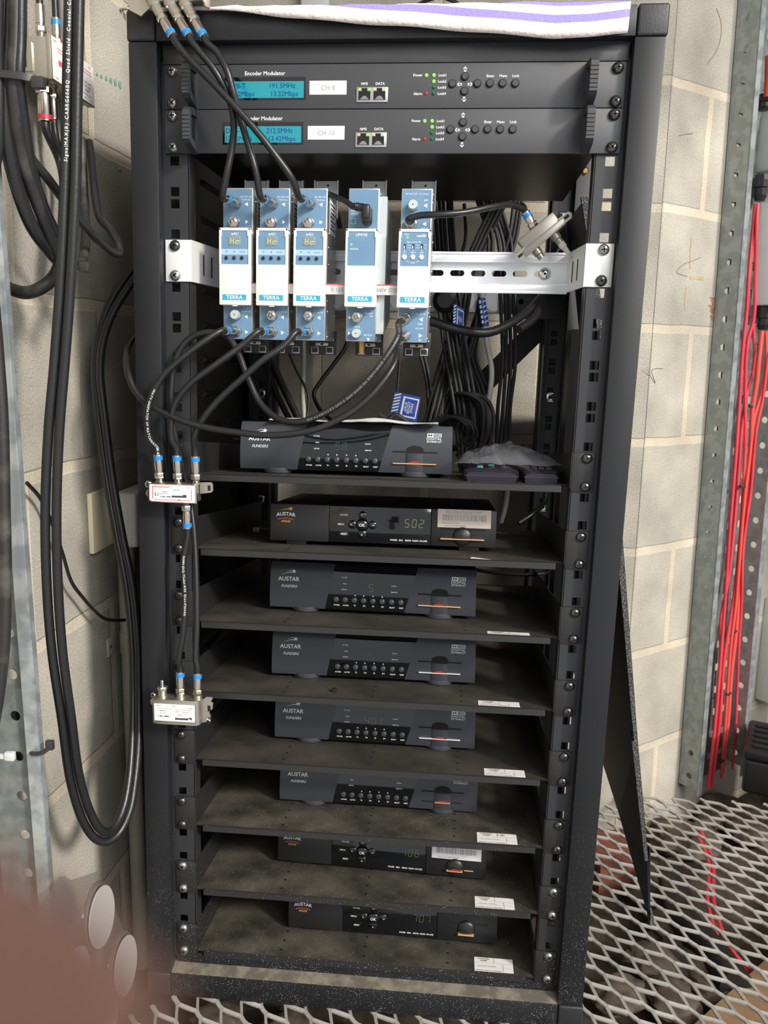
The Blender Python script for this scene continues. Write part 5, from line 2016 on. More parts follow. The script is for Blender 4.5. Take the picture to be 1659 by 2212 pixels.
cable('coax_cable', 'black printed coax cable hanging from the splitter on the left post down to the tap',
      [at(396, 1215, -36), at(400, 1290, -38), at(395, 1370, -42), at(386, 1430, -42)],
      a=(Vector((-218.5, -32, -464 - PL)), Vector((0.02, -0.03, -1)), {}), z=(tp[1] + UZ * PL, Vector((0.0, 0, 1)), {}),
      text={'s': '06MM-E6Q-75ohm-RG6 Quad-F304401', 'start': 34, 'h': 2.4, 'rev': False})
cable('coax_cable', 'long black coax passing behind the left splitter, from amplifier module down to tap',
      [at(860, 727, -32), at(820, 790, -42), at(770, 845, -48), at(705, 890, -52), at(650, 911, -50), at(602, 905, -40), at(562, 870, -28), at(535, 815, -20),
       at(512, 757, -12), at(490, 727, -8), at(455, 718, -8), at(415, 728, -8), at(388, 757, -10), at(374, 800, -12), at(369, 860, -14), at(374, 920, -12),
       at(385, 968, -10), at(398, 1030, -8), at(410, 1080, -8), at(419, 1150, -14), at(424, 1250, -24), at(425, 1350, -34), at(423, 1425, -40)],
      a=(MODW(4, -6.2, -135.8), Vector((-0.4, -1, -0.35)), {'L': 15, 'nut': False, 'band': None, 'r': 5.2}), z=(tp[2] + UZ * PL, Vector((0, 0, 1)), {}),
      text={'s': 'Q4-0800-RG6Q-0443057-0 QUAD-CABLE 0Q-QUAD-4430 9-2207-CATV/MATV-0161', 'start': 20, 'h': 2.3, 'm': K_INKG})
cable('coax_cable', 'black coax sweeping across the topmost grey box and around the left post',
      [at(852, 785, -34), at(812, 843, -46), at(762, 888, -52), at(692, 924, -56), at(632, 937, -56), at(570, 940, -54), at(505, 933, -50), at(440, 922, -46),
       at(375, 902, -42), at(325, 876, -36), at(292, 845, -30), at(275, 800, -20), at(275, 758, 5), at(286, 733, 35), at(300, 724, 60), at(325, 722, 90)],
      a=(MODW(4, -6.2, -154.6), Vector((-0.4, -1, -0.35)), {'L': 15, 'nut': False, 'band': None, 'r': 5.2}))

# diplexer hanging at the right behind the DIN rail
CD = at(1166, 507, 60)
A_ = Vector((0.76, 0, 0.65)).normalized()
B_ = Vector((-0.65, 0, 0.76)).normalized()
sp = Thing('antenna_splitter', 'silver cast splitter hanging askew behind the right end of the DIN rail', 'splitter', CD - UZ * 20)
M = Matrix(((A_.x, 0, B_.x, CD.x), (0, 1, 0, CD.y), (A_.z, 0, B_.z, CD.z), (0, 0, 0, 1)))
b = MB(M)
b.box(-24, 24, -12, 8, -9, 10, K_DIPL, 1.2)
b.box(-28, 28, -14, -11, -10, -2, K_DIPL, 0.8)
sp.part('body', b)
b = MB(M)
for s in (-1, 1):
    b.prism([(0, -4), (13 * s, -4), (16 * s, 0), (14 * s, 4), (0, 5)], (s * 23, -13, -5), UX, UZ, UY, 2, K_DIPL)
    b.prism([(0, 0), (6 * s, 0), (6 * s, 3), (0, 3)], (s * 29, -13.3, -6), UX, UZ, UY, 0.2, K_HOLE)
sp.part('mounting_ear', b)
for x, zz in ((-14, -8), (12, -8)):
    sp.part('port', MB(M).lathe((x, -2, zz), (0.0, 0, -1), [(0, 5.5), (8, 5.3), (9, 4.2), (14, 4.2)], K_DIPL, 18))
p0 = CD + A_ * 0 + B_ * 10
cable('coax_cable', 'black printed coax cable bridging from the amplifier module to the hanging silver splitter',
      [at(905, 466, -12), at(960, 463, -14), at(1010, 458, -6), at(1062, 447, 10), at(1103, 442, 30), at(1132, 451, 46)],
      a=(MODW(4, -4.8, -36.8), Vector((-0.12, -1, 0.1)), {'L': 13, 'nut': False, 'band': None, 'r': 5.4}),
      z=(p0, Vector((-0.55, -0.1, 0.83)), {'L': 20}),
      text={'s': 'UTP9021-4080-0161-CATV/MATV-R0443057-000', 'start': 62, 'h': 2.0, 'm': K_INKG, 'toward': (300, -900, -1500)})
cable('white_lead', 'short white lead with beige boot under the hanging silver splitter', [CD + A_ * 12 - B_ * 22, CD + A_ * 13 - B_ * 36 + UY * 2, CD + A_ * 6 - B_ * 60 + UY * 30], 1.6, K_WCAB)
mb = MB().lathe(CD + A_ * 12 - UY * 2 - B_ * 22, -B_, [(0, 4.2), (6, 4.2), (7, 3.2), (15, 2.6)], K_STICK, 16)
single('cable_boot', mb, 'beige rubber boot on the port of the hanging silver splitter', 'boot')

# power lead plugged into the power supply module
t = Thing('power_cord', 'black mains lead with angled plug in the power supply module', 'cord', at(795, 470, 0))
pp = MODW(3, 4.5, -29)
b = MB()
b.box(pp.x - 5.2, pp.x + 5.2, -1, 11, pp.z - 10, pp.z + 9, K_BLKM, 3.2, 3)
b.box(pp.x - 4.6, pp.x + 4.8, -14, 0, pp.z - 7, pp.z + 9.5, K_BLKM, 3.0, 3)
b.lathe((pp.x - 3, -8, pp.z + 6), (-1, 0.12, 0.16), [(0, 4.6), (5, 4.3), (6, 4.8), (7, 4.2), (8, 4.6), (9, 3.9), (14, 3.0)], K_BLKM, 16)
t.part('plug', b)
t.part('jacket', MB().tube([Vector((pp.x - 15, -6.4, pp.z + 8)), at(745, 434, 0), at(722, 424, 10), at(706, 418, 30), at(722, 440, 90), at(735, 490, 130)], 3.0, K_CABLE))

# ------------------------------------------------------------------ behind the rail: power strip, cords, tags
t = Thing('power_strip', 'pale grey power strip across the back of the rack behind the DIN rail', 'power strip', (10, 400, -232), True)
t.part('housing', MB().box(-150, 168, 385, 425, -232, -196, K_GREYB, 3))
t.part('end_plate', MB().box(168, 240, 395, 399, -240, -196, K_RAIL, 0.5))
for x in (176, 176):
    t.part('vent_hole', MB().lathe((x, 394.6, -214 if x == 176 else -224), -UY, [(0, 4), (0.2, 4)], K_HOLE, 14))
for x in (-110, -60, -10, 40, 90, 135):
    t.part('outlet', MB().lathe((x, 384.6, -214), -UY, [(0, 15), (0.5, 15)], K_WHITE, 26))
for k, (x, rr) in enumerate(((60, 19), (95, 0), (-60, 17))):
    if rr:
        single('mains_plug', MB().lathe((x, 384, -216), -UY, [(0, rr), (20, rr * 0.95), (26, rr * 0.6)], K_BLKM, 26),
               ['black round mains plug in the power strip, right of the amplifier module', '', 'black round mains plug in the power strip, left of the heat sink'][k], 'plug', rack=True)
GB = 'black cords bundled down the back of the rack'
LB = 'thin black cord in the bundle hanging down the back of the rack'
random.seed(3)


def cordset(path, n, spread, lab, r=2.9):
    for i in range(n):
        off = (i - (n - 1) / 2) * spread
        pts = []
        for (u, v, y) in path:
            p = at(u, v, y)
            pts.append(p + Vector((off + random.uniform(-1, 1), random.uniform(-5, 5), 0)))
        single('power_cord', MB().tube(pts, r, K_CORD, 8, 5), lab, 'cord', group=GB, origin=pts[0])


cordset([(952, 430, 395), (958, 520, 390), (968, 640, 375), (985, 760, 355), (1005, 880, 335), (1015, 1000, 320), (1020, 1040, 330)], 6, 6.4, 'black cord in the leftmost straight bundle beside the amplifier module')
cordset([(1085, 430, 400), (1040, 520, 395), (1010, 600, 385), (990, 700, 378), (960, 800, 362), (935, 900, 340), (915, 960, 335)], 4, 6.2, 'black cord slanting down to the left, across the straight bundle')
cordset([(1060, 430, 405), (1090, 520, 398), (1095, 640, 385), (1098, 780, 372), (1090, 880, 360), (1085, 970, 350)], 4, 6.4, 'black cord in the rightmost straight bundle behind the plastic bag')
cordset([(1120, 430, 405), (1105, 520, 400), (1075, 600, 398), (1030, 700, 396), (1020, 770, 390), (1045, 850, 372), (1050, 950, 350), (1050, 1000, 345)], 3, 6.0, 'black cord crossing left then right beside the white cable')
cordset([(1035, 430, 400), (1060, 520, 398), (1040, 640, 388), (1022, 740, 380), (985, 830, 362), (960, 900, 345), (1000, 935, 325), (1022, 960, 320), (990, 985, 325)], 2, 5.5, 'black cord curling round behind the top right corner of the topmost box')
cordset([(905, 740, 372), (925, 820, 360), (930, 900, 348), (925, 960, 340)], 2, 6.0, 'short black cord hanging behind the amplifier, right of the blue tag')
cordset([(985, 860, 345), (1010, 850, 330), (1045, 870, 322), (1052, 915, 318), (1040, 965, 325), (1025, 990, 330)], 5, 4.6, 'black cord in the larger coil right of the topmost box')
cordset([(935, 915, 325), (975, 900, 318), (1012, 915, 312), (1020, 940, 312), (1000, 960, 318), (960, 975, 325)], 4, 4.4, 'black cord in the smaller coil just behind the topmost box corner')
for path, lab in (([(922, 690, 160), (960, 703, 170), (1010, 716, 180), (1055, 718, 195), (1100, 700, 220), (1145, 668, 260), (1175, 635, 300)], 'thick black cable drooping in a curve under the right half of the DIN rail'),
                  ([(1120, 712, 215), (1150, 690, 240), (1172, 650, 280), (1188, 600, 320)], 'second black cable beside the drooping one, by the right rear post')):
    single('coax_cable', MB().tube([at(*p) for p in path], 6.0, K_CABLE, 12, 8), lab, 'cable')
for path, r, m, nm, lab in (
        ([(652, 600, 440), (652, 690, 440), (656, 770, 445), (654, 850, 440), (658, 930, 420), (650, 960, 400)], 4.0, K_WCAB, 'white_cable', 'white cable hanging behind the middle modules'),
        ([(1040, 600, 380), (1043, 660, 380), (1052, 740, 375), (1062, 800, 372), (1058, 850, 370), (1049, 895, 372), (1060, 960, 380), (1095, 1040, 385), (1092, 1090, 390), (1082, 1128, 395)], 4.3, K_WCAB, 'white_cable', 'white cable with a blue striped sleeve among the black cords'),
        ([(752, 690, 330), (748, 745, 320), (722, 785, 310), (690, 828, 300), (678, 850, 295), (688, 880, 285), (722, 912, 240)], 3.0, K_CABLE, 'power_cord', 'black cord bending behind the power supply module down to the topmost box'),
        ([(600, 700, 440), (640, 800, 440), (665, 850, 436), (662, 905, 425), (648, 930, 410)], 2.0, K_CABLE, 'power_cord', 'thin black cord just behind the left white cable'),
        ([(583, 760, 425), (600, 810, 420), (628, 870, 410), (650, 915, 400)], 6.0, K_CABLED, 'coax_cable', 'dusty black cable crossing diagonally by the left rear post'),
        ([(583, 785, 430), (590, 830, 428), (612, 880, 420), (636, 925, 410)], 5.0, K_CABLED, 'coax_cable', 'lower dusty black cable crossing by the left rear post'),
        ([(865, 745, 330), (862, 800, 325), (858, 850, 320)], 2.2, K_CABLE, 'power_cord', 'thin black cord from which the blue test tag hangs'),
        ([(952, 600, 460), (990, 560, 460), (1005, 520, 460), (1003, 440, 460)], 3.0, K_CABLE, 'power_cord', 'single black cord behind the bridging coax'),
        ([(820, 895, 200), (832, 905, 195), (842, 925, 190)], 3.5, K_CABLED, 'power_cord', 'cut end of a cord poking up behind the paper'),
        ([(842, 905, 190), (852, 895, 188), (872, 905, 188), (885, 915, 190)], 3.0, K_CABLED, 'power_cord', 'small coil of cord under the blue test tag'),
        ([(1180, 1060, 330), (1175, 1085, 320), (1150, 1110, 300), (1120, 1130, 290)], 4.0, K_CABLE, 'power_cord', 'black cord at the right rear of the second shelf'),
        ([(1010, 1228, 330), (1080, 1238, 310), (1160, 1240, 305), (1195, 1232, 320), (1190, 1215, 350), (1080, 1212, 370)], 3.0, K_CABLE, 'power_cord', 'coiled black cord lying at the back of the third shelf'),
        ([(508, 947, 100), (520, 948, 92)], 2.0, K_CHROME, 'pin', 'small metal pin at the left side of the topmost grey box')):
    single(nm, MB().tube([at(*p) for p in path], r, m, 10, 6), lab, 'pin' if nm == 'pin' else ('cable' if 'cable' in nm else 'cord'), origin=at(*path[0]))


def tagcard(name, label, quad, y, blue=True):
    P = [at(u, v, y) for u, v in quad]       # tl tr br bl
    u = (P[1] - P[0])
    w = (P[0] - P[3])
    U, Wn = u.normalized(), w.normalized()
    n = U.cross(Wn).normalized()
    if n.y > 0:
        n = -n
    t = Thing(name, label, 'tag', P[3])
    b = MB()
    b.add([p for p in P] + [p - n * 0.8 for p in P], [(0, 1, 2, 3), (7, 6, 5, 4), (0, 4, 5, 1), (1, 5, 6, 2), (2, 6, 7, 3), (3, 7, 4, 0)], K_BLUET)
    t.part('card', b)
    f = lambda a, c: P[3] + u * a + w * c + n * 0.4
    b = MB()
    b.add([f(0.36, 0.08), f(0.97, 0.08), f(0.97, 0.90), f(0.36, 0.90)], [(0, 1, 2, 3)], K_WHITE)
    b.add([f(0.44, 0.14) + n * 0.1, f(0.93, 0.14) + n * 0.1, f(0.93, 0.84) + n * 0.1, f(0.44, 0.84) + n * 0.1], [(0, 1, 2, 3)], K_BLUET)
    for k in range(7):
        a = 0.04 + k * 0.13
        b.add([f(0.02, a), f(0.26, a + 0.12), f(0.26, a + 0.18), f(0.02, a + 0.06)], [(0, 1, 2, 3)], K_WHITE)
    L = w.length
    for k, (s, m) in enumerate((('AIRLIE', K_WHITE), ('BRIGHT', K_WHITE), ('SPARK', K_WHITE), ('ELECTRICAL', K_INKR))):
        b.text(s, f(0.57 + k * 0.115, 0.49) + n * 0.25, Wn, -U, u.length * 0.098 if k < 3 else u.length * 0.05, m, squeeze=0.95)
    t.part('printing', b)
    return t


tagcard('test_tag', 'blue and white striped-edge tag standing behind the paper sheet', [(853, 846), (909, 858), (900, 912), (842, 898)], 230)
tagcard('test_tag', 'blue and white tag on the cords, upper one right of the amplifier module', [(980, 655), (1003, 668), (996, 728), (978, 706)], 350)
# striped sleeve on the white cable
b = MB()
P = [at(1040, 645, 380), at(1048, 705, 377)]
b.lathe(P[0], P[1] - P[0], [(0, 6.0), ((P[1] - P[0]).length, 6.0)], K_BLUET, 18)
for k in range(5):
    c = P[0].lerp(P[1], 0.12 + 0.18 * k)
    b.prism([(0, -2), (5, 1), (5, 3), (0, 0)], c + Vector((0, -6.3, 0)), UX, UZ, UY, 0.2, K_WHITE)
    b.prism([(-4.4, -2.6), (-1.4, -2.6), (-1.4, 2.2), (-4.4, 2.2)], c + Vector((0, -6.2, 0)), UX, UZ, UY, 0.2, K_WHITE)
single('cable_sleeve', b, 'blue and white striped printed sleeve wrapped on the white cable', 'sleeve')
# light tie on second shelf
mb = MB().tube([at(560, 1138, 110), at(572, 1142, 104), at(586, 1142, 100)], 2.2, K_TIE, 8)
mb.box(at(552, 1143, 110).x - 3, at(552, 1143, 110).x + 6, 106, 114, at(552, 1143, 110).z - 3, at(552, 1143, 110).z + 3, K_TIE, 0.6)
single('cable_tie', mb, 'black cable tie lying beside the black box on the second shelf', 'cable tie')
mb = MB().box(-3, 3, -3, 3, 0, 4, K_BLKM, 0.8)
o = single('plastic_cap', mb, 'tiny black cap lying on the fourth shelf in front of the box showing 05', 'cap', origin=(0, 0, 0))
o.location = toW(lean((-48, 26, SH[3] - 2.4)))

# ------------------------------------------------------------------ towel
b = MB()
nx, ny = 60, 16
low = [(-236, 54), (-221, 51.6), (-182, 46.5), (-67, 34.6), (50, 25.7), (120, 19.6), (166, 16.2), (200, 16.4), (225, 19.5), (236.5, 21.0)]


def lowz(x):
    for (a, za), (c, zc) in zip(low, low[1:]):
        if x <= c:
            return za + (zc - za) * max(0, (x - a)) / (c - a)
    return low[-1][1]


vs, uvs = [], []
for j in range(ny + 1):
    for i in range(nx + 1):
        x = -236 + 472 * i / nx
        zl = lowz(x)
        zt = 48.2
        s = 70 * j / ny                    # distance up from the hem
        drop = max(zt - zl, 0.5)
        if s < drop:
            y, z = -20.5 - 1.6 * math.sin(x * 0.07) * (1 - s / drop) - 1.5 * (1 - s / drop), zl + s
        else:
            y, z = -20.5 + (s - drop), zt + 0.8 * math.sin(x * 0.11) * 0.5
        if s < drop and drop - s < 4:
            y += (4 - (drop - s)) * 0.25
        if j == 0:
            y += 1.2
        vs.append((x + (0.05 * s if i == nx else 0), y - (0.9 if 0 < j < 4 else 0), z))
        uvs.append((x, s))
f = [(j * (nx + 1) + i, j * (nx + 1) + i + 1, (j + 1) * (nx + 1) + i + 1, (j + 1) * (nx + 1) + i) for j in range(ny) for i in range(nx)]
K_TOWEL = mat('terry_towel', (0.80, 0.70, 0.67), 0.95, bump=1.0, bscale=260)
nt = K_TOWEL.node_tree
uvn = nt.nodes.new('ShaderNodeUVMap')
sepn = nt.nodes.new('ShaderNodeSeparateXYZ')
nt.links.new(uvn.outputs[0], sepn.inputs[0])
rmp = nt.nodes.new('ShaderNodeValToRGB')
rmp.color_ramp.interpolation = 'CONSTANT'
els = rmp.color_ramp.elements
W1, PU = (0.74, 0.66, 0.63, 1), (0.30, 0.25, 0.66, 1)
els[0].color = W1
els[1].position = 0.178
els[1].color = PU
for p_, c_ in ((0.29, W1), (0.40, PU), (0.50, W1)):
    e = els.new(p_)
    e.color = c_
nt.links.new(sepn.outputs['Y'], rmp.inputs[0])
nt.links.new(rmp.outputs[0], nt.nodes['Principled BSDF'].inputs['Base Color'])
b.add(vs, f, K_TOWEL, True)
ob = single('towel', b, 'white terry towel with purple stripes draped over the top front of the rack', 'towel', rack=True)
uvl = ob.data.uv_layers.new(name='UVMap')
for poly in ob.data.polygons:
    for li in poly.loop_indices:
        q = uvs[ob.data.loops[li].vertex_index]
        uvl.data[li].uv = (q[0] / 70, q[1] / 70)
md = ob.modifiers.new('thick', 'SOLIDIFY')
md.thickness = 0.002
md.offset = 1

# things seen above the rack
mb = MB().tube([at(900, 12, 560), at(925, 0, 540), at(950, -6, 540), at(978, 2, 545), at(1000, 16, 560)], 3.2, K_CABLE, 8)
single('black_cable', mb, 'black cable arching behind the towel on top of the rack', 'cable')
p = at(655, 10, 575)
mb = MB().box(p.x - 2, p.x + 46, 560, 588, p.z - 60, p.z + 90, K_GREYB, 4)
single('wall_box', mb, 'grey conduit box on the back wall, just above the towel', 'box')
mb = MB()
p = ax(258, 20, -388)
p = Vector((lw(p.y), p.y, p.z))
mb.lathe(p, UX, [(0, 1.6), (9, 1.6), (9, 4.0), (11, 3.2)], K_NICKD, 12)
mb.lathe(p + Vector((0.5, -6, -3)), UX, [(0, 2.2), (3, 1.6)], K_NICKD, 10)
single('wall_screw', mb, 'small screw standing out of the left wall near the top', 'screw')

# ================================================================== left wall
cab = K_CABLE
# the long paired loop
PA = [(150, -30, -150), (148, 60, -150), (145, 200, -150), (140, 400, -150), (131, 600, -150), (118, 780, -150), (105, 930, -150), (98, 1100, -148), (101, 1260, -144),
      (112, 1406, -136), (133, 1550, -124), (153, 1690, -110), (180, 1775, -98), (207, 1812, -88), (230, 1818, -78), (256, 1800, -64), (279, 1755, -48), (291, 1690, -30),
      (299, 1600, -8), (300, 1500, 10), (299, 1400, 22), (287, 1270, 36), (265, 1160, 46), (244, 1040, 54), (226, 900, 58), (216, 800, 60), (223, 735, 60), (242, 680, 60), (268, 635, 62), (300, 590, 66), (330, 550, 80)]
PB = [(172, -30, -150), (170, 60, -150), (167, 200, -150), (163, 400, -150), (153, 600, -150), (140, 780, -150), (128, 930, -150), (122, 1100, -148), (125, 1260, -144),
      (135, 1406, -136), (154, 1550, -124), (172, 1680, -110), (195, 1755, -98), (215, 1790, -90), (234, 1797, -78), (252, 1778, -64), (268, 1740, -48), (279, 1680, -30),
      (285, 1600, -8), (287, 1500, 12), (285, 1400, 24), (273, 1270, 40), (252, 1160, 50), (231, 1040, 60), (213, 900, 66), (205, 800, 68), (211, 735, 68), (230, 672, 68), (256, 622, 70), (290, 578, 74), (330, 540, 86)]
TXT = {'s': 'SignalMAX CABRG606BQ  Quad  Shield  Coaxial  Cable  076Metre', 'start': 30, 'h': 3.0, 'rev': False, 'gap': 1.25}
ptsA = [at(*p) for p in PA]
ptsB = [at(*p) for p in PB]
t = Thing('coax_cable', 'printed black coax, left one of the pair hanging in a long loop by the wall', 'cable', ptsA[0], False, 'long hanging loop of paired coax')
t.part('jacket', MB().tube(ptsA, 4.9, cab, 14, 8))
rp = [at(*p) for p in reversed(PA[:6])]
t.part('printing', printing(MB(), rp, 4.9, 'SignalMAX(R) CABRG606BQ  Quad Shield  Coaxial Cable  076Metre', 182, 3.0, K_WHITE, gap=1.15))
single('coax_cable', MB().tube(ptsB, 4.9, cab, 14, 8), 'thick black coax, right one of the pair hanging in a long loop by the wall', 'cable', origin=ptsB[0], group='long hanging loop of paired coax')

# bundle at the far upper left and its tails
bl_paths = [
    ([(8, -20, -170), (6, 80, -170), (4, 175, -172), (14, 300, -165), (36, 400, -150), (70, 490, -130), (110, 545, -110), (128, 565, -105)], 6.5, 'first'),
    ([(22, -20, -172), (20, 80, -172), (17, 175, -172), (30, 240, -165), (60, 330, -148), (101, 383, -130), (140, 435, -105), (190, 495, -80), (236, 540, -50), (257, 547, -38), (254, 525, -32), (240, 500, -25), (216, 470, -10), (203, 400, 10), (198, 350, 30), (192, 306, 44)], 4.5, 'second'),
    ([(36, -20, -172), (34, 80, -172), (30, 175, -172), (33, 250, -165), (48, 340, -150), (78, 430, -130), (110, 510, -115), (130, 560, -108), (122, 590, -110), (95, 618, -122), (60, 632, -122), (25, 625, -116), (0, 612, -112), (-25, 600, -110)], 6.5, 'third'),
    ([(46, -20, -172), (45, 80, -172), (42, 175, -172), (52, 260, -160), (66, 350, -145), (92, 440, -125), (126, 520, -110), (135, 560, -100)], 5.0, 'fourth'),
    ([(-4, -20, -180), (-5, 120, -178), (-2, 220, -176), (-6, 330, -172), (-30, 430, -170)], 5.0, 'fifth')]
desc = ['outermost thick black cable of the tied upper left bundle, sweeping right',
        'black coax of the tied bundle that loops to a sharp bend under the wall splitter',
        'dusty thick black cable of the tied bundle that curls back left under the knot',
        'inner black cable of the tied bundle running down to the knot',
        'short stretch of black cable at the very left edge beside the tied bundle']
for (pth, r, _), lab in zip(bl_paths, desc):
    m = K_CABLED if 'dusty' in lab else K_CABLE
    single('coax_cable', MB().tube([at(*p) for p in pth], r, m, 12, 7), lab, 'cable', origin=at(*pth[0]), group='tied cable bundle at the upper left')
mb = MB()
for (u, v, y) in ((22, 168, -172),):
    c = at(u, v, y)
    prof = [(-26, -7), (24, -9), (26, 6), (-26, 8)]
    P = []
    for k in range(20):
        a = 2 * math.pi * k / 20
        P.append(c + Vector((26 * math.cos(a), 11 * math.sin(a), -2 * math.cos(a))))
    mb.add([p + UZ * 3 for p in P] + [p - UZ * 3 for p in P], [(k, (k + 1) % 20, 20 + (k + 1) % 20, 20 + k) for k in range(20)], K_TIE)
    e = c + Vector((27, -4, -5))
    mb.box(e.x - 4, e.x + 7, e.y - 5, e.y + 3, e.z - 6, e.z + 4, K_TIE, 1.2)
single('cable_tie', mb, 'wide black cable tie around the bundle at the upper left edge', 'cable tie')
mb = MB()
c = at(183, 577, -100)
mb.box(c.x - 5, c.x + 4, c.y - 4, c.y + 4, c.z - 5, c.z + 5, K_TIE, 1)
mb.tube([c + Vector((-4, 0, 0)), c + Vector((-18, -4, -3)), c + Vector((-30, 0, 3))], 2.2, K_TIE, 6)
single('cable_tie', mb, 'black cable tie head sticking out beside the knot of cables', 'cable tie')

# four-way splitter on the left wall
sp = Thing('antenna_splitter', 'cast four-way splitter with white label mounted on the left wall', 'splitter', (-370, 20, -22))
wx = lw(20) + 8
b = MB()
b.box(wx, -352, -31, 71, -20.5, 20.5, K_CAST, 2)
b.box(-356, -351, -33, 73, -22, 22, K_CAST, 1)
sp.part('body', b)
b = MB()
b.box(-350.9, -350.6, -31, 71, -21, 21, K_PAPER)
TY, TZ = UY, UZ
for s, y, z, h, m in (('OUT', -24, 16.5, 2.2, K_INKG), ('OUT', 60, 16.5, 2.2, K_INKG), ('OUT', -22, -19.5, 2.2, K_INKG), ('OUT', 62, -19.5, 2.2, K_INKG), ('OUT', 45, -19.5, 2.2, K_INKG),
                      ('B', 38, 2, 5.5, K_INK), ('OUT : 15dB', 53, -2, 2.2, K_INK), ('TAP : 14dB', 53, -6, 2.2, K_INK), ('IN-OUT', 53, -10, 2.2, K_INK)):
    b.text(s, (-350.4, y, z), TY, TZ, h, m)
b.box(-350.5, -350.3, -18, 5, -4, 1, K_INKR)
b.box(-350.5, -350.3, 0, 12, -6, -3, K_INKB)
for y0, y1, z in ((-20, 64, 12), (-20, 64, 9), (40, 64, -14)):
    b.box(-350.5, -350.4, y0, y1, z, z + 0.5, K_INKR)
sp.part('label_print', b)
b = MB()
b.prism([(0, -14), (0, 14), (-14, 10), (-14, -14)], (-372, -31, 0), UX, UZ, -UY, 2, K_CAST)
b.box(-381, -378, -33.6, -33, -10, 6, K_HOLE)
b.prism([(0, -20), (0, -12), (8, -12), (8, -20)], (-362, 71, 0), UY, UZ, UX, 3, K_CAST)
b.prism([(0, 12), (0, 20), (8, 20), (8, 12)], (-362, 71, 0), UY, UZ, UX, 3, K_CAST)
sp.part('mounting_ear', b)
WX = -366
tops_y, bot_y = (-22, 14, 56), (-22, -2, 54)
for y in tops_y:
    sp.part('port', fport(MB(), (WX, y, 20), UZ, 10, K_CAST))
for y in bot_y:
    sp.part('port', fport(MB(), (WX, y, -20.5), -UZ, 10, K_CAST))
for i, y in enumerate(tops_y):
    cable('coax_cable', ['black coax rising from the nearest top port of the wall splitter', 'black coax rising from the middle top port of the wall splitter', 'black coax rising from the farthest top port of the wall splitter, red band'][i],
          [(WX, y, 75), (WX - 2, y + 3, 110), (WX - 4, y, 200)], a=(Vector((WX, y, 26)), UZ, {'band': [None, K_BLUEB, K_REDB][i]}), group=None)
cable('coax_cable', 'black coax with red banded plug hanging from the nearest lower port of the wall splitter',
      [(WX + 1, -18, -75), at(128, 345, 0), at(140, 410, -20), at(150, 520, -60)], r=4.6, a=(Vector((WX, -22, -27)), -UZ, {'band': K_REDB, 'r': 7.2, 'L': 34}))
cable('coax_cable', 'black coax hanging from the middle lower port of the wall splitter',
      [(WX + 1, 0, -75), at(140, 370, 20), at(150, 440, -10), at(160, 540, -50)], a=(Vector((WX, -2, -27)), -UZ, {'band': None}))
b = MB()
plug(b, (WX, 54, -27), -UZ)
sp.part('screwed_plug', b)
single('coax_cable', MB().tube([at(176, 300, 40), at(180, 400, 20), at(185, 500, -20), at(182, 548, -60), at(174, 574, -95)], 5.0, K_CABLED, 12, 6), 'thick dusty black cable behind the hanging loop, ending at the knot', 'cable')

# galvanised cable tray piece at the far left


# corner-exact fan: choose angles that include the rectangle corners
def perforated2(b, o, u, w, width, length, pitch, r, n, m, th=1.5, centre=None, start=0.0):
    o, u, w, n = Vector(o), Vector(u).normalized(), Vector(w).normalized(), Vector(n).normalized()
    cx = width / 2 if centre is None else centre
    hz = pitch / 2
    cor = [math.atan2(hz, width - cx), math.atan2(hz, -cx), math.atan2(-hz, -cx) + 2 * math.pi, math.atan2(-hz, width - cx) + 2 * math.pi]
    cor.sort()
    angs = []
    for i in range(4):
        a0 = cor[i]
        a1 = cor[(i + 1) % 4] + (2 * math.pi if i == 3 else 0)
        for q in range(6):
            angs.append(a0 + (a1 - a0) * q / 6)
    k = len(angs)
    z = start
    while z + pitch <= length + 0.01:
        c = (cx, z + hz)
        ins, outs = [], []
        for a in angs:
            ca, sa = math.cos(a), math.sin(a)
            tx = ((width - cx) if ca > 0 else cx) / abs(ca) if abs(ca) > 1e-6 else 1e9
            tz = hz / abs(sa) if abs(sa) > 1e-6 else 1e9
            tt = min(tx, tz)
            ins.append(o + u * (c[0] + ca * r) + w * (c[1] + sa * r))
            outs.append(o + u * (c[0] + ca * tt) + w * (c[1] + sa * tt))
        vs = ins + outs + [p - n * th for p in ins] + [p - n * th for p in outs]
        fs = []
        for i in range(k):
            j = (i + 1) % k
            fs += [(i, k + i, k + j, j), (2 * k + i, 2 * k + j, 3 * k + j, 3 * k + i), (i, j, 2 * k + j, 2 * k + i)]
        b.add(vs, fs, m)
        z += pitch
    return b


t = Thing('cable_tray', 'galvanised perforated tray rail leaning at the far left edge, rust-spotted', 'cable tray', (-350, -150, FLOORZ))
xr = lambda z: -346.1 + (8.4 / 564.0) * (-193.1 - z)
lo, hi = Vector((xr(-1116) - 15, -150, -1116)), Vector((xr(-20) - 15, -150, -20))
wv = (hi - lo)
b = MB()
perforated2(b, lo - UX * 46, UX, wv, 46, wv.length, 45.6, 5.6, -UY, K_GALVD, 1.5, centre=30, start=4)
t.part('web', b)
b = MB()
for (dx0, dx1, dy0, dy1) in ((0, 13.5, -162, -160.4), (0, 1.5, -161, -149), (12.5, 14, -161, -152)):
    vs = []
    for P0_ in (lo, hi):
        for (x, y) in ((dx0, dy0), (dx1, dy0), (dx1, dy1), (dx0, dy1)):
            vs.append(Vector((P0_.x + x, y, P0_.z)))
    b.add(vs, [(0, 1, 5, 4), (1, 2, 6, 5), (2, 3, 7, 6), (3, 0, 4, 7), (4, 5, 6, 7), (3, 2, 1, 0)], K_GALVL)
t.part('folded_edge', b)
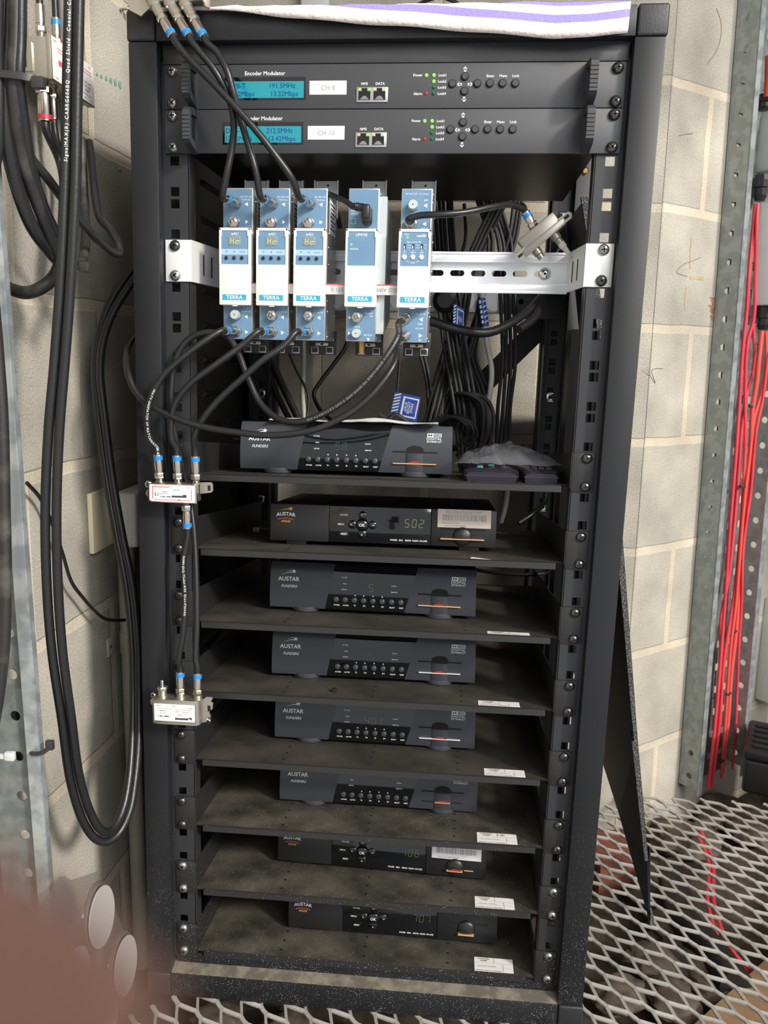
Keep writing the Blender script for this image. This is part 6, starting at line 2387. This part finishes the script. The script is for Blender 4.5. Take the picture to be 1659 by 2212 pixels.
# cables passing the tray at the left edge
for pth, r, m, lab in (
        ([(-20, 600, -175), (-6, 760, -178), (4, 900, -178), (9, 1100, -178), (12, 1250, -178), (8, 1400, -180), (-8, 1530, -182), (-26, 1620, -185)], 6.0, K_CABLED, 'fat dusty black cable curving down the far left edge in front of the tray'),
        ([(12, 880, -140), (22, 1000, -140), (26, 1120, -140), (20, 1250, -140)], 4.5, K_CABLE, 'thinner black cable behind the fat one at the left edge'),
        ([(20, 1480, -140), (32, 1580, -138), (52, 1660, -136), (76, 1720, -132), (90, 1760, -130)], 4.5, K_CABLE, 'black cable passing behind the tray edge low on the left'),
        ([(32, 1480, -134), (46, 1580, -130), (66, 1650, -128), (84, 1720, -126)], 4.0, K_CABLE, 'second black cable passing behind the tray edge low on the left')):
    single('coax_cable', MB().tube([at(*p) for p in pth], r, m, 12, 6), lab, 'cable', origin=at(*pth[0]))
mb = MB()
c = at(106, 1613, -165)
mb.tube([at(60, 1618, -150), at(72, 1628, -164), at(90, 1626, -168), at(108, 1614, -167)], 2.4, K_TIE, 8)
mb.box(c.x - 3, c.x + 5, c.y - 3, c.y + 3, c.z - 3, c.z + 7, K_TIE, 1)
single('cable_tie', mb, 'black cable tie looped over the edge of the left tray rail', 'cable tie')
mb = MB()
c = at(24, 1634, -184)
mb.box(c.x - 6, c.x + 4, c.y - 3, c.y + 3, c.z - 4, c.z + 5, K_GREYB, 1)
mb.box(c.x - 30, c.x - 5, c.y - 1, c.y + 1, c.z - 3, c.z + 2, K_GREYB)
single('cable_tie', mb, 'pale grey cable tie at the left edge, low down', 'cable tie')

# power point, cream plate, conduit on the left wall
W0 = lambda y: lw(y)
mb = MB().box(W0(130) - 1, W0(130) + 6, 92, 176, -562, -482, K_CREAMP, 1.5)
single('mounting_plate', mb, 'cream square plate fixed on the left wall behind the power point', 'plate')
t = Thing('power_point', 'white boxed power point on the left wall beside the rack', 'power point', (-366, 200, -560))
t.part('housing', MB().box(W0(200) + 5, -349, 150, 262, -566, -490, K_WPVC, 5, 3))
b = MB().lathe((-349, 200, -520), UX, [(0, 24), (2, 23), (2, 19)], K_WPVC, 30)
t.part('socket_ring', b)
single('mains_plug', MB().lathe((-348, 206, -524), UX, [(0, 18), (16, 17), (20, 12)], K_BLKM, 26), 'black plug in the boxed power point on the left wall', 'plug')
t = Thing('conduit', 'grey plastic conduit running down the left wall below the power point', 'conduit', (-372, 160, FLOORZ))
t.part('pipe', MB().cyl((-371, 163, -560), (-371, 167, FLOORZ - 110), 11.5, K_PVC, 24))
b = MB()
b.lathe((-371, 164, -720), UZ, [(0, 13), (30, 13)], K_PVC, 24)
b.box(W0(140), W0(140) + 3, 130, 160, -718, -692, K_PVC, 1)
b.lathe((W0(140) + 3, 138, -705), UX, [(0, 3), (1.5, 2)], K_CHROME, 12)
t.part('saddle_clip', b)
b = MB()
pth = [ax(58, 1043, -384), ax(88, 1078, -384), ax(112, 1130, -382), ax(134, 1192, -380), ax(154, 1256, -378), ax(180, 1292, -376), ax(203, 1318, -372), ax(228, 1337, -366), ax(285, 1338, -350), ax(330, 1330, -345)]
pth = [Vector((max(p.x, lw(p.y) + 4), p.y, p.z)) for p in pth]
single('thin_wire', MB().tube(pth, 2.2, K_CABLE, 8, 8), 'thin black wire snaking along the left wall to the conduit clip', 'wire', origin=pth[0])

# blister pack with white discs
t = Thing('blister_pack', 'torn clear plastic pack of large white discs leaning by the left foot of the rack', 'packaging', (-300, -110, FLOORZ))
PX = -297.0
out = [(126, 2000), (160, 1945), (190, 1898), (199, 1897), (210, 1905), (258, 1886), (268, 1912), (280, 1950), (292, 2000), (303, 2060), (306, 2110), (301, 2165), (255, 2200), (120, 2240), (110, 2110)]
P = [ax(u, v, PX) for u, v in out]
P = [Vector((PX - 0.10 * (p.z + 1118) - 6, p.y, max(p.z, FLOORZ + 1))) for p in P]
cc = sum(P, Vector()) / len(P)
b = MB()
n = len(P)
rings = [[cc + (p - cc) * s + Vector((6 * (1 - s * s), 0, 0)) for p in P] for s in (1.0, 0.85, 0.6, 0.3)]
vs = [p for r_ in rings for p in r_] + [cc + Vector((6, 0, 0))]
fs = [(j * n + i, j * n + (i + 1) % n, (j + 1) * n + (i + 1) % n, (j + 1) * n + i) for j in range(3) for i in range(n)] + [(3 * n + i, 3 * n + (i + 1) % n, 4 * n) for i in range(n)]
b.add(vs, fs, K_PACK, True)
t.part('plastic_sheet', b)
for (u, v) in ((246, 1982), (280, 2086), (188, 2120), (232, 2215)):
    c = ax(u, v, PX)
    if c.z < FLOORZ + 30:
        c.z = FLOORZ + 34
    x = PX - 0.10 * (c.z + 1118)
    r = 34 if (u, v) != (166, 2015) else 16
    t.part('blister', MB().lathe((x - 4, c.y, c.z), (1, 0, 0.10), [(0, r + 5), (3, r + 3), (4.5, r + 1)], K_PACK, 36, capb=False))
    t.part('white_disc', MB().lathe((x + 2, c.y, c.z), (1, 0, 0.10), [(0, r), (1, r), (1.4, r - 1)], K_DISC, 40))

# ================================================================== right side
# side panel taken off and leaned inside the open right flank
t = Thing('leaning_panel', 'louvred black side panel with foam edge, leaning out of the right side of the rack', 'panel', (392, 215, FLOORZ))
prof = [(205, 236.5, -95), (206, 252, -165), (208, 268, -262), (210, 292, -400), (210, 315.5, -563), (210, 354, -834), (210, 383, -1020), (210, 392.5, -1116)]
b = MB()
vs = []
for (y, x, z) in prof:
    ext = 215 if z > -300 else (373 if z > -700 else (300 if z > -900 else (90 if z > -1050 else 15)))
    zr = z if z > -1000 else -1000 + (z + 1020) * 0.1
    yaw = {-400: 10, -563: 24, -834: 54, -1020: 26, -1116: 4}.get(z, 0)
    vs += [(x, y, z), (x - yaw, y + ext, zr), (x + 2, y, z), (x - yaw + 2, y + ext, zr)]
n = len(prof)
fs = []
for j in range(n - 1):
    a, c = 4 * j, 4 * (j + 1)
    fs += [(a, a + 1, c + 1, c), (a + 2, c + 2, c + 3, a + 3), (a, c, c + 2, a + 2), (a + 1, a + 3, c + 3, c + 1)]
fs += [(0, 2, 3, 1), (4 * n - 4, 4 * n - 3, 4 * n - 1, 4 * n - 2)]
b.add(vs, fs, K_IN)
t.part('sheet', b)
b = MB()
for j in range(n - 2):
    (y, x, z), (y2, x2, z2) = prof[j], prof[j + 1]
    vv = [(x - 7, y - 3, z), (x + 1, y - 3, z), (x2 - 7 + 3 * (j > 3), y2 - 3, z2), (x2 + 1, y2 - 3, z2)]
    b.add([vv[0], vv[1], vv[3], vv[2]] + [(q[0], q[1] + 9, q[2]) for q in (vv[0], vv[1], vv[3], vv[2])], [(0, 1, 2, 3), (7, 6, 5, 4), (0, 4, 5, 1), (1, 5, 6, 2), (2, 6, 7, 3), (3, 7, 4, 0)], K_FOAM)
t.part('foam_strip', b)
for k in range(14):
    z = -560 - k * 26
    s = (z + 563) / (-834 + 563)
    x = 315.5 + 38.5 * s
    t.part('louvre', MB().add([(x, 222, z), (x - 5, 222, z - 10), (x, 222, z - 14), (x, 275, z), (x - 5, 272, z - 10), (x, 275, z - 14)], [(0, 1, 2), (3, 5, 4), (0, 3, 4, 1), (1, 4, 5, 2)], K_RAIL))
b = MB()
b.add([(392.5, 200, -1100), (396, 200, -1100), (398, 196, -1117), (391, 196, -1117), (392.5, 214, -1100), (396, 214, -1100), (398, 214, -1117), (391, 214, -1117)],
      [(0, 1, 2, 3), (7, 6, 5, 4), (0, 4, 5, 1), (1, 5, 6, 2), (2, 6, 7, 3), (3, 7, 4, 0)], K_FOAM)
t.part('corner_foot', b)
single('brass_latch', MB().lathe(atr(1262, 372, 200), (0, -1, 0), [(0, 5), (8, 5), (10, 3)], K_BRASS, 16), 'brass latch glinting between the encoder chassis and the right rail', 'latch', rack=True)

# cable tray on the right wall
t = Thing('cable_tray', 'galvanised cable tray standing against the bright right wall', 'cable tray', onwall(1520, 1690))
pa, pb = onwall(1465, 1700, 2), onwall(1595, 0, 2)
pb = pa + (pb - pa) * 1.12
W_ = (pb - pa)
Wn = W_.normalized()
n = -RD
PITCH = 50.3
b = MB()
perforated2(b, pa, RN, Wn, 44, W_.length, PITCH, 6.3, n, K_GALV, 1.5, centre=23, start=10)
t.part('side_rail', b)
b = MB()
k = 0
z = 10
while z < W_.length - PITCH:
    c = pa + Wn * (z + 1) + n * 0.25
    b.text('LT3-150' if k % 2 == 0 else 'LT3-150', c + RN * 21 + Wn * 2, RN, Wn, 4.2, K_GALVL, bold=-0.015) if k % 2 == 0 else None
    b.prism([(6, 12), (7, 12), (7, 38), (6, 38)], c, RN, Wn, n, 0.4, K_GALVL)
    z += PITCH
    k += 1
t.part('embossing', b)
b = MB()
f = lambda s, o_, base: base + RD * s + RN * o_
for s0, s1, o0, o1 in ((0, 1.5, 43, 45), (0, 14, 44, 45.5)):
    vs = [f(s, o, B) for B in (pa, pb) for (s, o) in ((s0, o0), (s1, o0), (s1, o1), (s0, o1))]
    b.add(vs, [(0, 1, 5, 4), (1, 2, 6, 5), (2, 3, 7, 6), (3, 0, 4, 7)], K_GALVL)
t.part('rail_lip', b)
b = MB()
for k in range(8):
    s0 = 1.5 + k * 18.4
    for zz in range(0, int(W_.length), 50):
        q = pa + RD * s0 + Wn * zz + RN * 1.5
        b.prism([(0, 0), (18.4, 0), (18.4, 34 if k % 2 else 50), (0, 34 if k % 2 else 50)], q, RD, Wn, -RN, 1.2, K_GALVD)  # base coloured darker for the shade inside the tray
t.part('slotted_base', b)
b = MB()
o2 = pa + RD * 149
perforated2(b, o2, RN, Wn, 44, W_.length, PITCH, 6.4, -RD, K_GALV, 1.5, centre=28, start=24)
t.part('side_rail', b)
b = MB()
vs = [f(s, o, B) for B in (pa, pb) for (s, o) in ((149, 44), (165, 44), (165, 45.5), (149, 45.5))]
b.add(vs, [(0, 1, 5, 4), (1, 2, 6, 5), (2, 3, 7, 6), (3, 0, 4, 7)], K_GALVL)
t.part('rail_lip', b)

RG = 'red fire-alarm cables in the right tray'
rc = [
    ([(1632, 440, 30), (1624, 520, 28), (1618, 590, 28), (1612, 680, 26), (1603, 770, 24), (1598, 860, 24), (1592, 950, 24), (1584, 1050, 22), (1576, 1150, 22), (1570, 1240, 22), (1562, 1350, 22), (1552, 1480, 22), (1542, 1590, 22), (1530, 1700, 24)], 3.6, K_RED, 'red cable nearest the perforated rail of the right tray'),
    ([(1637, 440, 34), (1634, 500, 36), (1632, 600, 32), (1628, 690, 30), (1615, 740, 26), (1610, 840, 24), (1610, 950, 24), (1606, 1050, 24), (1600, 1150, 24), (1585, 1290, 24), (1565, 1420, 24), (1556, 1540, 24), (1545, 1640, 24), (1535, 1705, 24)], 3.4, K_RED, 'second red cable, crossing over the first in the right tray'),
    ([(1628, 700, 26), (1628, 790, 22), (1612, 860, 20), (1602, 930, 20), (1594, 1040, 18), (1582, 1180, 18), (1572, 1260, 18), (1558, 1330, 18), (1556, 1450, 18), (1545, 1560, 18), (1535, 1660, 20)], 3.0, K_RED, 'third red cable, set deep in the right tray'),
    ([(1646, 715, 36), (1640, 770, 36), (1634, 830, 34), (1626, 880, 30), (1622, 960, 28), (1615, 1060, 26), (1604, 1170, 26), (1598, 1260, 26), (1590, 1360, 26), (1580, 1450, 26), (1572, 1560, 26), (1560, 1670, 26)], 4.4, K_RED2, 'orange-red double cable tied to the base of the right tray'),
    ([(1655, 715, 40), (1655, 780, 38), (1645, 850, 34), (1630, 900, 30), (1618, 1000, 30), (1610, 1060, 30), (1598, 1200, 30), (1590, 1300, 30), (1578, 1400, 30), (1568, 1540, 28), (1558, 1680, 28)], 3.2, K_RED2, 'orange-red cable beside the double one, from the lower gland'),
    ([(1660, 760, 42), (1648, 860, 38), (1634, 930, 36), (1622, 1060, 34), (1606, 1180, 32), (1602, 1300, 32), (1596, 1400, 30), (1592, 1500, 30), (1588, 1590, 30), (1582, 1660, 30)], 2.8, K_RED, 'rightmost red cable, running down alone in the right tray')]
for pth, r, m, lab in rc:
    P = [onwall(u, v, o) for u, v, o in pth]
    single('red_cable', MB().tube(P, r, m, 12, 6), lab, 'cable', origin=P[0], group=RG)
for i, (u, v) in enumerate(((1618, 877), (1598, 1050), (1596, 1207), (1580, 1363), (1568, 1497), (1553, 1642))):
    c = onwall(u, v, 24)
    mb = MB()
    mb.prism([(-9, -2), (9, -2), (9, 2), (-9, 2)], c + RN * 6, RD, UZ, RN, 1.5, K_TIE)
    mb.box(c.x - 2, c.x + 6, c.y - 8, c.y - 1, c.z - 3, c.z + 4, K_TIE, 1)
    single('cable_tie', mb, 'black cable tie round the red cables, %s from the top of the tray' % ['first', 'second', 'third', 'fourth', 'fifth', 'lowest'][i], 'cable tie', group='ties on the red cables')


def wallbox(name, label, cat, u0, v0, v1, width, off, m, bev=3):
    a, c = onwall(u0, v0, 0), onwall(u0, v1, 0)
    o = Vector((a.x, a.y, c.z))
    h = a.z - c.z
    b = MB(Matrix(((RD.x, RN.x, 0, o.x), (RD.y, RN.y, 0, o.y), (0, 0, 1, o.z), (0, 0, 0, 1))))
    b.box(0, width, 0, off, 0, h, m, bev)
    single(name, b, label, cat)


wallbox('enclosure', 'pale grey-green enclosure at the right edge, upper', 'enclosure', 1642, 240, 376, 220, 70, K_GREYB)
wallbox('enclosure', 'pale enclosure at the right edge, between the two cable glands', 'enclosure', 1640, 440, 662, 220, 62, K_WPVC)
wallbox('enclosure', 'pale box at the right edge far below, beside the tray', 'enclosure', 1652, 1290, 1500, 200, 40, K_GREYB)
for i, (u, v0, v1, lab) in enumerate(((1646, 378, 436, 'black cable gland below the upper enclosure'), (1652, 664, 712, 'black cable gland below the lower enclosure'), (1652, 205, 240, 'black cable gland above the upper enclosure'))):
    a, c = onwall(u, v0, 22), onwall(u, v1, 22)
    h = a.z - c.z
    mb = MB().lathe(Vector((a.x, a.y, c.z)), UZ, [(0, 9), (h * 0.2, 12), (h * 0.22, 11), (h * 0.5, 11), (h * 0.52, 14), (h * 0.8, 14), (h, 12)], K_BLKM, 8, smooth=False)
    single('cable_gland', mb, lab, 'gland')
P = [onwall(1664, 120, 34), onwall(1663, 170, 34), onwall(1660, 210, 34)]
single('red_cable', MB().tube(P, 9, K_RED2, 12), 'short red cable entering the upper gland at the right edge', 'cable')

# dark moulded case at the lower right
o = az(1600, 1712, FLOORZ)
t = Thing('equipment_case', 'dark grey moulded plastic case standing on the grating at the right edge', 'case', (o.x + 60, o.y + 40, FLOORZ))
hd = Matrix.Translation((o.x, o.y, FLOORZ)) @ Matrix.Rotation(math.radians(-22), 4, 'Z')
b = MB(hd)
b.box(0, 240, 0, 150, 1, 70, K_CASE, 8, 3)
t.part('base', b)
b = MB(hd)
b.box(-3, 243, -3, 153, 70, 92, K_CASE, 7, 3)
for k in range(5):
    b.box(10, 235, 12 + k * 26, 24 + k * 26, 91, 96, K_CASE, 2)
t.part('lid', b)

# ================================================================== photographer's hand, fingertip in front of the lens


def C2W(x, y, z):      # camera space (right, down, forward) in mm
    return CAM + Vector([x * RC[0][j] + y * RC[1][j] + z * RC[2][j] for j in range(3)])


def hand():
    # joints in camera space: x right, y down, z forward; radii in mm
    J = []
    E = []
    Rr = []

    def add(p, r, parent=None):
        J.append(C2W(*p) / 1000.0)
        Rr.append(r / 1000.0)
        if parent is not None:
            E.append((parent, len(J) - 1))
        return len(J) - 1
    w = add((-60, 150, -40), 27)
    palm = add((-58, 110, -30), 30, w)
    arm = add((-60, 230, -62), 33, w)
    add((-62, 330, -85), 38, arm)
    # index finger reaching up to the lens
    k0 = add((-44, 78, -14), 11, palm)
    k1 = add((-34, 56, 2), 9.6, k0)
    k2 = add((-25, 37, 9), 8.8, k1)
    k3 = add(TIP, 7.8, k2)
    # other fingers, curled
    for (a, c, d, e, r) in (((-60, 72, -16), (-57, 52, 6), (-50, 52, 24), (-44, 62, 27), 9.6), ((-76, 76, -18), (-76, 58, 4), (-68, 58, 21), (-62, 68, 23), 9.0), ((-91, 84, -20), (-92, 70, -2), (-86, 69, 13), (-80, 77, 16), 7.8)):
        q = add(a, r + 1.6, palm)
        q = add(c, r, q)
        q = add(d, r - 0.8, q)
        add(e, r - 1.6, q)
    # thumb from the side of the palm
    q = add((-34, 108, -22), 12.5, palm)
    q = add((-16, 92, -30), 11, q)
    q = add((-4, 76, -32), 10, q)
    add((2, 62, -32), 8.6, q)
    me = bpy.data.meshes.new('hand')
    org = toW(C2W(-60, 150, -40))
    base = Vector((0, 0, -FLOORZ / 1000.0))
    me.from_pydata([j + base - org for j in J], E, [])
    ob = bpy.data.objects.new('person', me)
    COL.objects.link(ob)
    ob.location = org
    sk = ob.modifiers.new('skin', 'SKIN')
    sk.use_smooth_shade = True
    sk.branch_smoothing = 0.4
    for v, r in zip(me.skin_vertices[0].data, Rr):
        v.radius = (r, r * 0.95)
    me.skin_vertices[0].data[0].use_root = True
    ss = ob.modifiers.new('sub', 'SUBSURF')
    ss.levels = 2
    ss.render_levels = 2
    me.materials.append(K_SKIN)
    tag(ob, "person's hand, out of focus, one fingertip covering the lower left corner", 'person')
    return ob


TIP = (-11.5, 12.7, 12.5)
hb = hand()
Mc = Matrix(((RC[0][0], -RC[1][0], -RC[2][0], CAM[0]), (RC[0][1], -RC[1][1], -RC[2][1], CAM[1]), (RC[0][2], -RC[1][2], -RC[2][2], CAM[2]), (0, 0, 0, 1)))
ph = Thing('mobile_phone', 'dark mobile phone held by the photographer, its lens taking the picture', 'phone', C2W(-26, 56, -5))
ph.part('body', MB(Mc).box(-60, 17, -130, 20, 2.0, 9.2, K_BLKM, 3.4, 3))  # unseen body, added and widened to keep the sun off the fingertip
ph.part('screen', MB(Mc).box(-56, 13, -115, 5, 9.1, 9.4, K_BLK))
ph.part('lens_ring', MB(Mc).lathe((0, 0, 2.2), (0, 0, -1), [(0, 4.6), (1.0, 4.6), (1.0, 3.4), (0.2, 3.2)], K_NICKD, 30, capb=False))
b = MB()
tipw = C2W(*TIP)
dirn = (C2W(*TIP) - C2W(-25, 37, 9)).normalized()
nrm = (C2W(-13.4, 14.6, 32) - tipw)
nrm = (nrm - dirn * nrm.dot(dirn)).normalized()
sd = dirn.cross(nrm)
vs = []
for j in range(7):
    for i in range(9):
        a = (i - 4) / 4.0
        vs.append(tipw + dirn * (-5 + j * 1.8) + sd * (a * 5.2) + nrm * (7.0 * math.cos(a * 0.75) - 0.06 * (j - 3) ** 2 * 0.9 + 0.9))
b.add(vs, [(j * 9 + i, j * 9 + i + 1, (j + 1) * 9 + i + 1, (j + 1) * 9 + i) for j in range(6) for i in range(8)], K_NAIL, True)
nb = b.build('fingernail', C2W(-60, 150, -40), False, hb)
